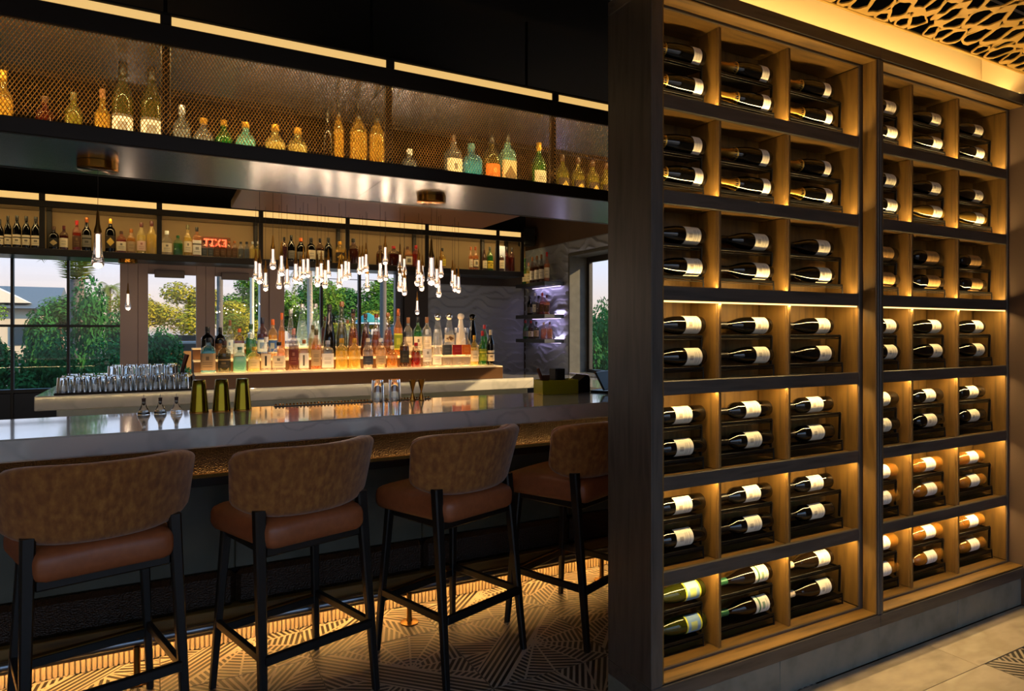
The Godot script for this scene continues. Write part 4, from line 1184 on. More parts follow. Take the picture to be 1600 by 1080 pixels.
# ---------------------------------------------------------------- hung mesh shelf over the bar
func hung_shelf() -> void:
	var o := thing("hanging_bottle_shelf", "long bronze shelf with diamond mesh front hung over the bar", "shelf", Vector3.ZERO)
	var x0 := -2.78
	var x1 := 2.81
	var a := 3.0
	var b := 3.62
	# floor of the shelf: brushed metal panels seen from below
	var k := 0
	var ups := [-2.78, -1.85, -0.915, 0.02, 0.955, 1.87, 2.81]
	for i in 3:
		block("soffit_panel", x0 + (x1 - x0) * i / 3.0 + 0.0015, x0 + (x1 - x0) * (i + 1) / 3.0 - 0.0015, 2.192, 2.214, a + 0.012, b - 0.002, M.soffit, o, 0.001)
		block("top_panel", x0 + (x1 - x0) * i / 3.0 + 0.0015, x0 + (x1 - x0) * (i + 1) / 3.0 - 0.0015, 2.632, 2.650, a + 0.012, b - 0.012, M.soffit, o, 0.001)
	block("bottom_rail", x0, x1, 2.19, 2.252, a - 0.012, a + 0.0115, M.bronze, o)
	block("top_rail", x0, x1, 2.616, 2.698, a - 0.012, a + 0.0115, M.bronze, o)
	block("bottom_rail", x0, x1, 2.19, 2.235, b - 0.0015, b + 0.02, M.bronze, o)
	block("top_rail", x0, x1, 2.62, 2.698, b - 0.0115, b + 0.02, M.bronze, o)
	block("lid", x0, x1, 2.738, 2.748, a - 0.012, b + 0.02, M.black_paint, o)
	for x in ups:
		block("upright", x - 0.018, x + 0.018, 2.2145, 2.6315, a + 0.014, a + 0.034, M.bronze, o)
		block("upright", x - 0.018, x + 0.018, 2.2145, 2.6315, b - 0.04, b - 0.013, M.bronze, o)
		block("spacer", x - 0.020, x + 0.020, 2.6985, 2.7375, a - 0.011, a + 0.03, M.bronze, o)
		var h := tool()
		tube(h, [Vector3(x, 2.748, -3.31), Vector3(x, CEIL, -3.31)], 0.008, 8)
		inst("hanger_rod", h.commit(), M.black_metal, o)
	for i in ups.size() - 1:
		block("light_strip", ups[i] + 0.0205, ups[i + 1] - 0.0205, 2.701, 2.735, a - 0.004, a + 0.010, M.strip_soft, o, 0.0)
		area(o, Vector3((ups[i] + ups[i + 1]) * 0.5, 2.718, -(a - 0.0055)), Vector2(0.85, 0.03), Vector3(0, 0, 1), WARM, 0.005)
		# downlight tape along the top rail, inside, that makes the bottles glow
		block("led_strip", ups[i] + 0.03, ups[i + 1] - 0.03, 2.624, 2.630, a + 0.016, a + 0.024, M.led, o, 0.0)
		area(o, Vector3((ups[i] + ups[i + 1]) * 0.5, 2.6225, -(a + 0.020)), Vector2(0.85, 0.008), Vector3(0, -1, -0.5).normalized(), WARM, LED_HUNG)
		block("led_strip", ups[i] + 0.03, ups[i + 1] - 0.03, 2.2145, 2.2195, a + 0.036, a + 0.046, M.led, o, 0.0)
		area(o, Vector3((ups[i] + ups[i + 1]) * 0.5, 2.2205, -(a + 0.041)), Vector2(0.85, 0.010), Vector3(0, 1, -0.3).normalized(), WARM, LED_HUNG * 1.1)
		# diamond mesh, front: flat crossing strands
		var p := inst("diamond_mesh", strands(ups[i] if i > 0 else x0, ups[i + 1], 2.252, 2.616, a), M.mesh_gold, o)
		p.set_meta("kind", "stuff")

func strands(x0: float, x1: float, y0: float, y1: float, d: float) -> Mesh:
	var st := tool()
	var h := y1 - y0
	var run := h * 0.60
	var pitch := 0.0135
	var n := int((x1 - x0 + run) / pitch)
	for dir in [-1.0, 1.0]:
		for i in n:
			var xa := x0 - run + pitch * i if dir > 0 else x1 + run - pitch * i
			var a := Vector2(xa, y0)
			var b := Vector2(xa + run * dir, y1)
			var t0 := 0.0
			var t1 := 1.0
			for lim in [[x0, 1.0], [x1, -1.0]]:
				var fa: float = (a.x - lim[0]) * lim[1]
				var fb: float = (b.x - lim[0]) * lim[1]
				if fa < 0 and fb < 0: t1 = -1.0
				elif fa < 0: t0 = maxf(t0, fa / (fa - fb))
				elif fb < 0: t1 = minf(t1, fa / (fa - fb))
			if t1 <= t0: continue
			var p := a.lerp(b, t0)
			var q := a.lerp(b, t1)
			var e := (q - p).normalized()
			# strands of expanded metal stand half on edge
			var down := Vector2(-e.y, e.x)
			if down.y > 0: down = -down
			var nn := Vector3(down.x * 0.62, down.y * 0.62, 0.78).normalized()
			var w3 := nn.cross(Vector3(e.x, e.y, 0)) * 0.0013
			var z := -(d + (0.0012 if dir > 0 else -0.0012))
			for s in [-0.0004, 0.0004]:
				var off: Vector3 = nn * s
				quad(st, Vector3(p.x, p.y, z) - w3 + off, Vector3(q.x, q.y, z) - w3 + off, Vector3(q.x, q.y, z) + w3 + off, Vector3(p.x, p.y, z) + w3 + off, nn * signf(s))
	return st.commit()

# ---------------------------------------------------------------- shelf before the windows
func back_shelf() -> void:
	var o := thing("bottle_shelf", "long bronze bottle shelf with glowing top strip across the windows", "shelf", Vector3.ZERO)
	var x0 := -3.45
	var x1 := 3.74
	var a := 6.68
	var b := 7.12
	block("shelf_board", x0, x1, 2.10, 2.153, a + 0.0125, b, plain(Color(0.30, 0.34, 0.36), 0.3, 0.7), o)
	block("front_edge", x0, x1, 2.095, 2.155, a - 0.006, a + 0.012, M.bronze, o)
	block("top_board", x0, x1, 2.530, 2.545, a + 0.0125, b, M.soffit, o)
	block("top_edge", x0, x1, 2.500, 2.556, a - 0.006, a + 0.012, M.bronze, o)
	block("lid", x0, x1, 2.612, 2.622, a - 0.006, b, M.black_paint, o)
	block("back_panel", x0, x1, 2.1535, 2.529, b - 0.012, b, M.tan_paint, o)
	var ups := [-3.44, -2.59, -1.73, -0.87, -0.007, 0.851, 1.683, 2.54, 3.40, 3.72]
	for x in ups:
		block("upright", x - 0.02, x + 0.02, 2.1555, 2.4995, a - 0.004, a + 0.020, M.bronze, o)
		block("upright", x - 0.02, x + 0.02, 2.1555, 2.5295, b - 0.05, b - 0.0125, M.bronze, o)
		block("spacer", x - 0.022, x + 0.022, 2.5565, 2.6115, a - 0.004, a + 0.03, M.bronze, o)
	for i in ups.size() - 1:
		block("light_strip", ups[i] + 0.0225, ups[i + 1] - 0.0225, 2.5575, 2.6105, a + 0.0, a + 0.012, M.strip_soft, o, 0.0)
		area(o, Vector3((ups[i] + ups[i + 1]) * 0.5, 2.584, -(a - 0.0015)), Vector2(ups[i + 1] - ups[i] - 0.05, 0.045), Vector3(0, 0, 1), WARM, 0.006)
		block("led_strip", ups[i] + 0.03, ups[i + 1] - 0.03, 2.521, 2.5295, a + 0.016, a + 0.026, M.led, o, 0.0)
		area(o, Vector3((ups[i] + ups[i + 1]) * 0.5, 2.519, -(a + 0.021)), Vector2(ups[i + 1] - ups[i] - 0.06, 0.010), Vector3(0, -1, -0.6).normalized(), WARM, LED_BACK)

# ---------------------------------------------------------------- the bar itself
func bar_counter() -> void:
	var x0 := -4.2
	var x1 := 3.4
	var c := thing("bar_countertop", "long pale marble bar top with grey veins and thick front edge", "countertop", Vector3.ZERO)
	block("slab", x0, x1, 0.985, 1.07, 2.94, 3.62, M.marble, c, 0.006)
	var o := thing("bar_counter", "dark bar counter base with hammered band, panels and foot rail", "bar counter", Vector3.ZERO)
	block("hammered_band", x0, x1, 0.825, 0.9845, 3.20, 3.23, M.hammered, o, 0.01)
	block("bar_core", x0, x1, 0.2255, 0.9845, 3.262, 3.58, M.black_paint, o)
	# work light under the far edge of the slab, shining on the island
	block("led_diffuser", x0, x1, 0.976, 0.9845, 3.590, 3.612, plain(Color(0.8, 0.75, 0.65), 0.5), o, 0.0)
	for i in 8: area(o, Vector3(x0 + 0.475 + 0.95 * i, 0.974, -3.601), Vector2(0.94, 0.02), Vector3(0, -1, -0.35).normalized(), WARM, 0.16)
	var led := block("led_strip", x0, x1, 0.800, 0.8025, 3.181, 3.191, M.led_amber, o, 0.0)
	block("led_ledge", x0, x1, 0.780, 0.7995, 3.178, 3.255, M.bronze, o)
	block("ledge_lip", x0, x1, 0.7800, 0.818, 3.172, 3.1775, M.bronze, o)
	var k := 0
	var x := x0
	while x < x1:
		area(o, Vector3(x + 0.45, 0.8035, -3.186), Vector2(0.88, 0.008), Vector3(0, 1, -0.35).normalized(), AMBER, 0.09)
		block("front_panel", x + 0.001, minf(x + 0.899, x1), 0.385, 0.7795, 3.225, 3.26, M.die_panel, o, 0.004)
		block("padded_skirt", x + 0.001, minf(x + 0.899, x1), 0.225, 0.384, 3.19, 3.26, M.hammered, o, 0.03)
		# toe light under the trim
		block("led_strip", x, minf(x + 0.90, x1), 0.152, 0.158, 3.275, 3.285, M.led_amber, o, 0.0)
		area(o, Vector3(x + 0.45, 0.150, -3.28), Vector2(0.88, 0.010), Vector3(0, -1, -0.2).normalized(), AMBER, LED_TOE)
		x += 0.90
	block("trim", x0, x1, 0.160, 0.2245, 3.175, 3.35, M.wood_long, o)
	block("trim_lip", x0, x1, 0.122, 0.1595, 3.178, 3.192, M.wood_long, o)
	# ribbed toe kick
	var st := tool()
	var n := int((x1 - x0) / 0.02)
	for i in n: box(st, Vector3(x0 + 0.01 + 0.02 * i, 0.085, -3.345), Vector3(0.015, 0.17, 0.02), 0.004)
	var tk := inst("ribbed_toe_kick", st.commit(), M.tambour, o)
	tk.set_meta("kind", "stuff")
	block("toe_back", x0, x1, 0.0, 0.17, 3.352, 3.40, M.tambour, o)
	var rail := tool()
	tube(rail, [Vector3(x0, 0.172, -3.14), Vector3(x1, 0.172, -3.14)], 0.019, 14)
	inst("foot_rail", rail.commit(), M.steel, o)
	for px in [-3.6, -2.45, -1.27, -0.085, 1.10, 2.28]:
		var p := tool()
		lathe(p, [[0.045, 0.0], [0.045, 0.006], [0.016, 0.012], [0.013, 0.03], [0.013, 0.15]], 16, Transform3D(Basis.IDENTITY, Vector3(px, 0, -3.14)))
		inst("rail_post", p.commit(), M.brass_dull, o)
	# perforated drip rail along the working edge
	var mt := thing("drip_mat", "narrow brass beaded drip mat along the bar's far edge", "bar mat", Vector3(0.95, 1.07, -3.585))
	inst("mat_base", boxm(Vector3(0.86, 0.004, 0.045), 0.001), M.black_metal, mt, Vector3(0, 0.002, 0))
	var bd := tool()
	for i in 48:
		lathe(bd, [[0.006, 0.0], [0.006, 0.005], [0.003, 0.009], [0.0, 0.010]], 6, Transform3D(Basis.IDENTITY, Vector3(-0.42 + 0.0179 * i, 0.004, 0.0)))
	inst("beads", bd.commit(), M.brass, mt).set_meta("kind", "stuff")

func island() -> void:
	var o := thing("back_bar_island", "back bar island with marble top behind the counter", "bar counter", Vector3.ZERO)
	block("slab", -0.65, 2.724, 0.992, 1.079, 4.70, 5.75, M.marble, o, 0.004)
	block("steel_apron", -0.55, 2.70, 0.90, 0.991, 4.76, 5.70, M.steel, o)
	block("speed_rail", -0.52, 2.70, 0.80, 0.86, 4.62, 4.755, M.steel, o)
	for i in 4:
		var x := -0.55 + 0.8125 * i
		var cd := block("cabinet_door", x + 0.004, x + 0.808, 0.08, 0.798, 4.765, 4.79, M.bronze, o)
		inst("door_pull", boxm(Vector3(0.22, 0.02, 0.02)), M.brass_dull, cd, Vector3(0.004, 0.311, 0.0225))
	block("carcass", -0.55, 2.70, 0.0, 0.899, 4.791, 5.70, M.black_paint, o)
	# three lit steps for the bottles
	var s := thing("lit_bottle_steps", "three stepped glowing bottle display with bronze face", "display shelf", Vector3.ZERO)
	var tiers := [[4.75, 4.955, 1.18], [4.955, 5.145, 1.26], [5.145, 5.34, 1.34]]
	var x0 := 0.20
	var x1 := 2.462
	for t in tiers:
		block("step_face", x0, x1, 1.0795, t[2] - 0.010, t[0], t[1] - 0.001, plain(Color(0.40, 0.27, 0.15), 0.38, 0.25), s, 0.002)
		block("light_panel", x0 + 0.001, x1 - 0.001, t[2] - 0.0098, t[2], t[0] + 0.001, t[1] - 0.002, M.light_panel, s, 0.0)
		area(s, Vector3((x0 + x1) * 0.5, t[2] + 0.0006, -(t[0] + t[1]) * 0.5), Vector2(x1 - x0 - 0.01, t[1] - t[0] - 0.01), Vector3(0, 1, 0), Color(1.0, 0.76, 0.44), LED_STAGE)
	# stepped tail end for a second counter along the side wall
	var c2 := thing("side_counter", "pale marble side counter under the tall window", "countertop", Vector3.ZERO)
	block("slab", 3.30, 4.005, 0.93, 0.975, 4.3, 7.15, M.marble, c2)
	block("base", 3.36, 4.005, 0.0, 0.929, 4.35, 7.12, M.bronze, c2)

func wall_shelves() -> void:
	var names := ["topmost", "middle", "lowest"]
	var ys := [2.02, 1.652, 1.372]
	for i in 3:
		var o := thing("floating_shelf", "%s of the three grey floating shelves on the wave-tiled wall" % names[i], "shelf", Vector3.ZERO, 0.0, "floating shelves")
		block("board", 3.76, 4.018, ys[i] - 0.042, ys[i], 6.25, 6.92, plain(Color(0.23, 0.24, 0.26), 0.45), o)
		block("led_strip", 3.98, 3.99, ys[i] - 0.047, ys[i] - 0.0425, 6.27, 6.90, M.led_lilac, o, 0.0)
		area(o, Vector3(3.985, ys[i] - 0.050, -6.58), Vector2(0.012, 0.62), Vector3(0.35, -1, 0).normalized(), Color(0.90, 0.80, 1.0), [0.07, 0.05, 0.01][i])
		if i > 0:
			block("led_strip", 4.016, 4.027, ys[i] + 0.0005, ys[i] + 0.010, 6.26, 6.45, M.led_lilac, o, 0.0)
			area(o, Vector3(4.008, ys[i] + 0.012, -6.35), Vector2(0.012, 0.18), Vector3(0.4, 1, 0).normalized(), Color(0.92, 0.85, 1.0), 0.03)

# ---------------------------------------------------------------- small things on the counters
func tumbler(x: float, y: float, d: float, h: float, r: float, label: String, group: String, upside := true) -> void:
	var o := thing("tumbler", label, "glass", Vector3(x, y, -d), 0.0, group)
	var key := "tumbler%.3f%.3f%s" % [h, r, upside]
	if not cache.has(key):
		var rb := r * 0.84
		var pr := [[0.0, h], [rb * 0.96, h], [rb, h - 0.003], [r, 0.0], [r - 0.002, 0.0], [rb - 0.003, h - 0.014], [0.0, h - 0.014]] if upside else [[0.0, 0.0], [rb * 0.96, 0.0], [rb, 0.003], [r, h], [r - 0.002, h], [rb - 0.003, 0.014], [0.0, 0.014]]
		cache[key] = lathem(pr, 20)
	inst("bowl", cache[key], M.tumbler, o)
	inst("cut_band", lathem([[r * 0.985 + 0.0006, h * 0.12], [r * 0.93 + 0.0006, h * 0.48]], 20), M.frost, o)

func counter_things() -> void:
	var ord := ["first", "second", "third"]
	for i in 3:
		var x: float = [-0.068, 0.0, 0.068][i]
		var o := thing("bitters_decanter", "%s small cone-shaped glass decanter with cork, counted from the glasses end" % ord[i], "decanter", Vector3(x, 1.0705, -3.52), 0.0, "three small decanters")
		inst("glass", lathem([[0.0, 0.001], [0.026, 0.0], [0.0275, 0.005], [0.025, 0.014], [0.014, 0.036], [0.0085, 0.052], [0.0080, 0.070], [0.0095, 0.072]], 22), M.tumbler, o)
		if i < 2: inst("bitters", lathem([[0.0, 0.003], [0.0235, 0.003], [0.025, 0.006], [0.0235, 0.012], [0.0, 0.012]], 18), plain(Color(0.05, 0.02, 0.012), 0.1), o)
		else: inst("bitters", lathem([[0.0, 0.003], [0.0235, 0.003], [0.0245, 0.006], [0.0, 0.006]], 18), liquid(Color(0.6, 0.4, 0.3), 0.3), o)
		inst("cork", lathem([[0.0072, 0.060], [0.0088, 0.076], [0.0, 0.077]], 12), plain(Color(0.22, 0.08, 0.05), 0.6), o)
		inst("dasher_tube", lathem([[0.0016, 0.077], [0.0012, 0.094], [0.0, 0.094]], 8), M.steel, o)
	for i in 3:
		var x: float = [0.165, 0.264, 0.360][i]
		var o := thing("cocktail_shaker", "%s tapered olive-brass shaker cup standing upside down, counted from the decanters" % ord[i], "shaker", Vector3(x, 1.0705, -3.50), 0.0, "three brass shaker cups")
		inst("cup", lathem([[0.0405, 0.0], [0.0425, 0.002], [0.0420, 0.006], [0.0385, 0.050], [0.0315, 0.120], [0.0285, 0.152], [0.0265, 0.156], [0.0, 0.156]], 36), M.olive_brass, o)
		inst("rim_bead", lathem([[0.0418, 0.0], [0.0436, 0.001], [0.0436, 0.004], [0.0422, 0.006]], 36), M.brass, o)
	tumbler(1.045, 1.0705, 3.50, 0.125, 0.038, "cut tall glass upside down on the bar, beside the beaded mat", "two upturned glasses on the bar")
	tumbler(1.140, 1.0705, 3.50, 0.125, 0.038, "cut tall glass upside down on the bar, nearer the jiggers", "two upturned glasses on the bar")
	for i in 2:
		var o := thing("jigger", "%s brass double-cone jigger standing on the bar" % ["narrow shaded" if i == 0 else "bright"], "jigger", Vector3(1.245 + 0.052 * i, 1.0705, -3.50), 0.0, "two brass jiggers")
		inst("lower_cone", lathem([[0.017, 0.0], [0.018, 0.002], [0.0045, 0.052]], 20), M.brass, o)
		inst("upper_cone", lathem([[0.0045, 0.052], [0.021, 0.116], [0.0215, 0.119], [0.0195, 0.119], [0.003, 0.058]], 20), M.brass, o)
	# bar caddy with napkins and straws, then the order screen
	var cd := thing("bar_caddy", "yellow-green acrylic bar caddy with compartments on the counter", "caddy", Vector3(2.19, 1.0705, -3.50), deg_to_rad(-4))
	var yel := glassy(Color(0.60, 0.58, 0.08), 0.72, 0.12)
	inst("caddy_wall", boxm(Vector3(0.25, 0.085, 0.004), 0.001), yel, cd, Vector3(0, 0.046, 0.062))
	inst("caddy_wall", boxm(Vector3(0.25, 0.085, 0.004), 0.001), yel, cd, Vector3(0, 0.046, -0.062))
	for x in [-0.123, -0.045, 0.060, 0.123]: inst("caddy_wall", boxm(Vector3(0.004, 0.085, 0.118), 0.001), yel, cd, Vector3(x, 0.046, 0))
	inst("caddy_floor", boxm(Vector3(0.25, 0.004, 0.13), 0.001), yel, cd, Vector3(0, 0.002, 0))
	var pick := thing("wooden_muddler", "brown wooden muddler leaning out of the caddy", "muddler", Vector3(2.105, 1.0765, -3.50))
	var mu := tool()
	tube(mu, [Vector3(0.012, 0.0, 0), Vector3(-0.005, 0.05, 0), Vector3(-0.045, 0.155, 0)], [0.011, 0.012, 0.011], 10)
	inst("shaft", mu.commit(), plain(Color(0.30, 0.13, 0.06), 0.5), pick)
	var nap := thing("napkin_stack", "stack of brown paper napkins in the caddy's first slot", "napkins", Vector3(2.122, 1.0765, -3.52))
	for i in 5: inst("napkin", boxm(Vector3(0.052, 0.112 - 0.003 * i, 0.003), 0.001), plain(Color(0.33, 0.21, 0.14), 0.8), nap, Vector3(0, 0.056, 0.012 - 0.006 * i))
	var bn := thing("black_napkin_block", "upright black block of napkins in the caddy's middle slot", "napkins", Vector3(2.205, 1.0765, -3.51))
	inst("block", boxm(Vector3(0.072, 0.150, 0.075), 0.003), plain(Color(0.022, 0.022, 0.026), 0.7), bn, Vector3(0, 0.075, 0))
	inst("front_plate", boxm(Vector3(0.060, 0.135, 0.004), 0.001), plain(Color(0.035, 0.035, 0.04), 0.4), bn, Vector3(0, 0.070, 0.0405))
	var ps := thing("order_screen", "black order screen leaning on its foot at the bar's far end", "screen", Vector3(2.52, 1.0705, -3.45), deg_to_rad(30))
	inst("foot", boxm(Vector3(0.13, 0.012, 0.13), 0.003), M.black_metal, ps, Vector3(0, 0.006, 0.0))
	var sp := inst("screen_panel", boxm(Vector3(0.19, 0.125, 0.014), 0.003), plain(Color(0.02, 0.02, 0.022), 0.6), ps, Vector3(0.01, 0.072, 0.01))
	sp.rotation = Vector3(-0.5, 0, 0)
	var sc := inst("bezel_edge", boxm(Vector3(0.194, 0.006, 0.018), 0.001), plain(Color(0.38, 0.26, 0.16), 0.4), ps, Vector3(0.01, 0.127, -0.020))
	sc.rotation = Vector3(-0.5, 0, 0)
	var pr := thing("receipt_printer", "black receipt printer with curved lid behind the caddy", "printer", Vector3(2.385, 1.0705, -3.53), deg_to_rad(8))
	var poly := PackedVector2Array([Vector2(-0.06, 0), Vector2(0.05, 0), Vector2(0.05, 0.085), Vector2(0.04, 0.105), Vector2(0.02, 0.112), Vector2(-0.055, 0.07)])
	var pt := tool()
	prism(pt, poly, Vector3(0, 0, -0.05), Vector3.RIGHT, Vector3.UP, Vector3(0, 0, 0.10))
	inst("body", pt.commit(), plain(Color(0.02, 0.02, 0.022), 0.45), pr)
	inst("paper_slot", boxm(Vector3(0.004, 0.03, 0.07), 0.001), plain(Color(0.10, 0.10, 0.10), 0.5), pr, Vector3(0.0515, 0.05, 0))
	var fa := thing("bar_faucet", "small black tap knob at the right end of the bar", "tap", Vector3(2.70, 1.0705, -3.50))
	inst("stem", lathem([[0.022, 0.0], [0.022, 0.01], [0.012, 0.02], [0.012, 0.05]], 16), M.black_metal, fa)
	inst("knob", lathem([[0.012, 0.05], [0.024, 0.056], [0.026, 0.075], [0.018, 0.086], [0.0, 0.088]], 16), M.black_metal, fa)
	# mat of upturned glasses at the window end of the island
	var gm := thing("glass_mat", "dark rubber drying mat under the upturned glasses", "mat", Vector3(-0.19, 1.0795, -4.98))
	inst("mat", boxm(Vector3(0.74, 0.010, 0.50), 0.003), plain(Color(0.09, 0.06, 0.04), 0.8), gm, Vector3(0, 0.005, 0))
	var rows := ["front", "second", "third", "rear"]
	for j in 4:
		for i in 9 - (1 if j > 1 else 0):
			var tall := j >= 2 and i >= 3
			tumbler(-0.515 + 0.0815 * i + (0.04 if j % 2 == 1 else 0.0) * 0.5, 1.0900, 4.775 + 0.112 * j, (0.092 if not tall else 0.145) + 0.004 * (j % 2), 0.0385 if not tall else 0.036, "%s upturned glass on the drying mat, number %s in its %s row" % ["tall" if tall else "short", ["one", "two", "three", "four", "five", "six", "seven", "eight", "nine"][i], rows[j]], "upturned glasses on the drying mat")
	var bs := thing("bar_spoon_holder", "amber bottle neck of a strainer holder beside the glasses", "holder", Vector3(0.125, 1.0795, -5.28))
	inst("cup", lathem([[0.0, 0.0], [0.030, 0.0], [0.032, 0.004], [0.030, 0.12], [0.028, 0.12]], 18), M.clear, bs)
	var hd := tool()
	tube(hd, [Vector3(0, 0.01, 0), Vector3(0.02, 0.12, 0), Vector3(0.045, 0.215, 0)], [0.010, 0.014, 0.017], 10)
	inst("wooden_handle", hd.commit(), plain(Color(0.34, 0.15, 0.06), 0.5), bs)
	var sn := tool()
	tube(sn, [Vector3(-0.005, 0.01, 0), Vector3(-0.03, 0.14, 0.01), Vector3(-0.13, 0.165, 0.02)], [0.004, 0.004, 0.004], 8)
	inst("spoon", sn.commit(), M.black_metal, bs)

# ---------------------------------------------------------------- the pierced ceiling screen and its cove
func screen_ceiling() -> void:
	var o := thing("pierced_ceiling_screen", "gold laser-cut ceiling screen with a web of organic holes", "ceiling panel", Vector3.ZERO)
	var x0 := 1.2
	var x1 := 3.96
	var d0 := -0.4
	var d1 := 1.74
	var y := 2.80
	var rg := RandomNumberGenerator.new()
	rg.seed = 77
	# cell seeds on a jittered grid, drawn out along a slant so that the holes come out long
	var sh := Transform2D(Vector2(0.62, 0.78).normalized() * 1.75, Vector2(-0.80, 0.58).normalized() * 0.66, Vector2.ZERO)
	var inv := sh.affine_inverse()
	var seeds := []
	var step := 0.092
	for i in range(-60, 60):
		for j in range(-60, 60):
			var q := Vector2(i + rg.randf_range(-0.42, 0.42), j + rg.randf_range(-0.42, 0.42)) * step
			var p := sh * q
			if p.x > x0 - 0.15 and p.x < x1 + 0.15 and p.y > d0 - 0.15 and p.y < d1 + 0.15 and rg.randf() > 0.22: seeds.append(p)
	var st := tool()
	var th := 0.006
	for s in seeds:
		if s.x < x0 - 0.02 or s.x > x1 + 0.02 or s.y < d0 - 0.02 or s.y > d1 + 0.02: continue
		# the cell is cut out of a big square by the halfway lines to its neighbours
		var cell := PackedVector2Array([s + Vector2(-0.3, -0.3), s + Vector2(0.3, -0.3), s + Vector2(0.3, 0.3), s + Vector2(-0.3, 0.3)])
		var si: Vector2 = inv * s
		for t in seeds:
			if t == s or s.distance_squared_to(t) > 0.12: continue
			var ti: Vector2 = inv * t
			var mi := (si + ti) * 0.5
			var ni := (ti - si)
			var cut := PackedVector2Array()
			for k in cell.size():
				var a := cell[k]
				var b := cell[(k + 1) % cell.size()]
				var fa := (inv * a - mi).dot(ni)
				var fb := (inv * b - mi).dot(ni)
				if fa <= 0: cut.append(a)
				if (fa < 0 and fb > 0) or (fa > 0 and fb < 0): cut.append(a.lerp(b, fa / (fa - fb)))
			cell = cut
			if cell.size() < 3: break
		if cell.size() < 3: continue
		var box_ := PackedVector2Array([Vector2(x0, d0), Vector2(x1, d0), Vector2(x1, d1), Vector2(x0, d1)])
		var got := Geometry2D.intersect_polygons(cell, box_)
		if got.is_empty(): continue
		cell = got[0]
		var c := Vector2.ZERO
		for p in cell: c += p
		c /= cell.size()
		# hole: the cell shrunk by half a strand, its corners drawn in round
		var n := 22
		var outer := []
		var rad := []
		for k in n:
			var dir := Vector2.from_angle(TAU * k / n)
			var best := 9.0
			for e in cell.size():
				var a := cell[e]
				var b := cell[(e + 1) % cell.size()]
				var hit = Geometry2D.segment_intersects_segment(c, c + dir * 2.0, a, b)
				if hit != null: best = minf(best, c.distance_to(hit))
			if best > 8.0: best = 0.0
			outer.append(c + dir * best)
			rad.append(best)
		var inner := []
		for k in n:
			var r: float = minf(rad[k], (rad[(k + 1) % n] + rad[(k + n - 1) % n] + rad[(k + 2) % n] + rad[(k + n - 2) % n] + rad[k]) / 5.0 + 0.002)
			r = minf(r, (rad[(k + 2) % n] + rad[(k + n - 2) % n]) * 0.5 + 0.006)
			inner.append(c + Vector2.from_angle(TAU * k / n) * maxf(r - 0.0055 - r * 0.07, 0.001))
		for k in n:
			var l := (k + 1) % n
			for yy in [[y, -1.0], [y + th, 1.0]]:
				quad(st, Vector3(outer[k].x, yy[0], -outer[k].y), Vector3(outer[l].x, yy[0], -outer[l].y), Vector3(inner[l].x, yy[0], -inner[l].y), Vector3(inner[k].x, yy[0], -inner[k].y), Vector3(0, yy[1], 0))
			var mid: Vector2 = (inner[k] + inner[l]) * 0.5
			var nn := Vector3(c.x - mid.x, 0, -(c.y - mid.y)).normalized()
			quad(st, Vector3(inner[k].x, y, -inner[k].y), Vector3(inner[l].x, y, -inner[l].y), Vector3(inner[l].x, y + th, -inner[l].y), Vector3(inner[k].x, y + th, -inner[k].y), nn)
	inst("web", st.commit(), M.screen_gold, o)
	block("edge_frame", x0, x1, 2.798, 2.81, d1, d1 + 0.016, M.screen_gold, o)
	block("edge_frame", x1, x1 + 0.016, 2.798, 2.81, d0, d1 + 0.016, M.screen_gold, o)
	block("edge_frame", x0 - 0.016, x0, 2.798, 2.81, d0, d1 + 0.016, M.screen_gold, o)
	# cove: plaster upstand and lid over the wine wall, lit by tape on top of the cabinets
	var cv := thing("light_cove", "warm lit plaster cove between wine cabinets and pierced screen", "light cove", Vector3.ZERO)
	block("back_board", 1.45, XR - 0.002, 2.7225, 3.10, 1.99, 2.03, M.plaster, cv)
	block("lid", 1.45, XR - 0.002, 3.1005, 3.13, 1.757, 2.03, M.plaster, cv)
	block("inner_board", 1.45, 3.977, 2.811, 3.10, 1.742, 1.756, M.black_paint, cv)
	block("led_strip", 1.50, 4.0, 2.723, 2.731, 1.86, 1.872, M.led, cv, 0.0)
	area(cv, Vector3(2.75, 2.7335, -1.866), Vector2(2.5, 0.012), Vector3(0, 1, -0.45).normalized(), Color(1.0, 0.80, 0.45), LED_COVE)
	block("end_board", XR - 0.012, XR - 0.003, 2.7225, 3.10, -0.4, 1.989, M.plaster, cv)
	block("led_strip", 4.025, 4.035, 2.723, 2.729, 1.80, 1.98, M.led, cv, 0.0)
	block("dark_plenum", x0 - 0.2, XR - 0.002, 3.14, 3.15, -1.0, 2.03, M.black_paint, cv)

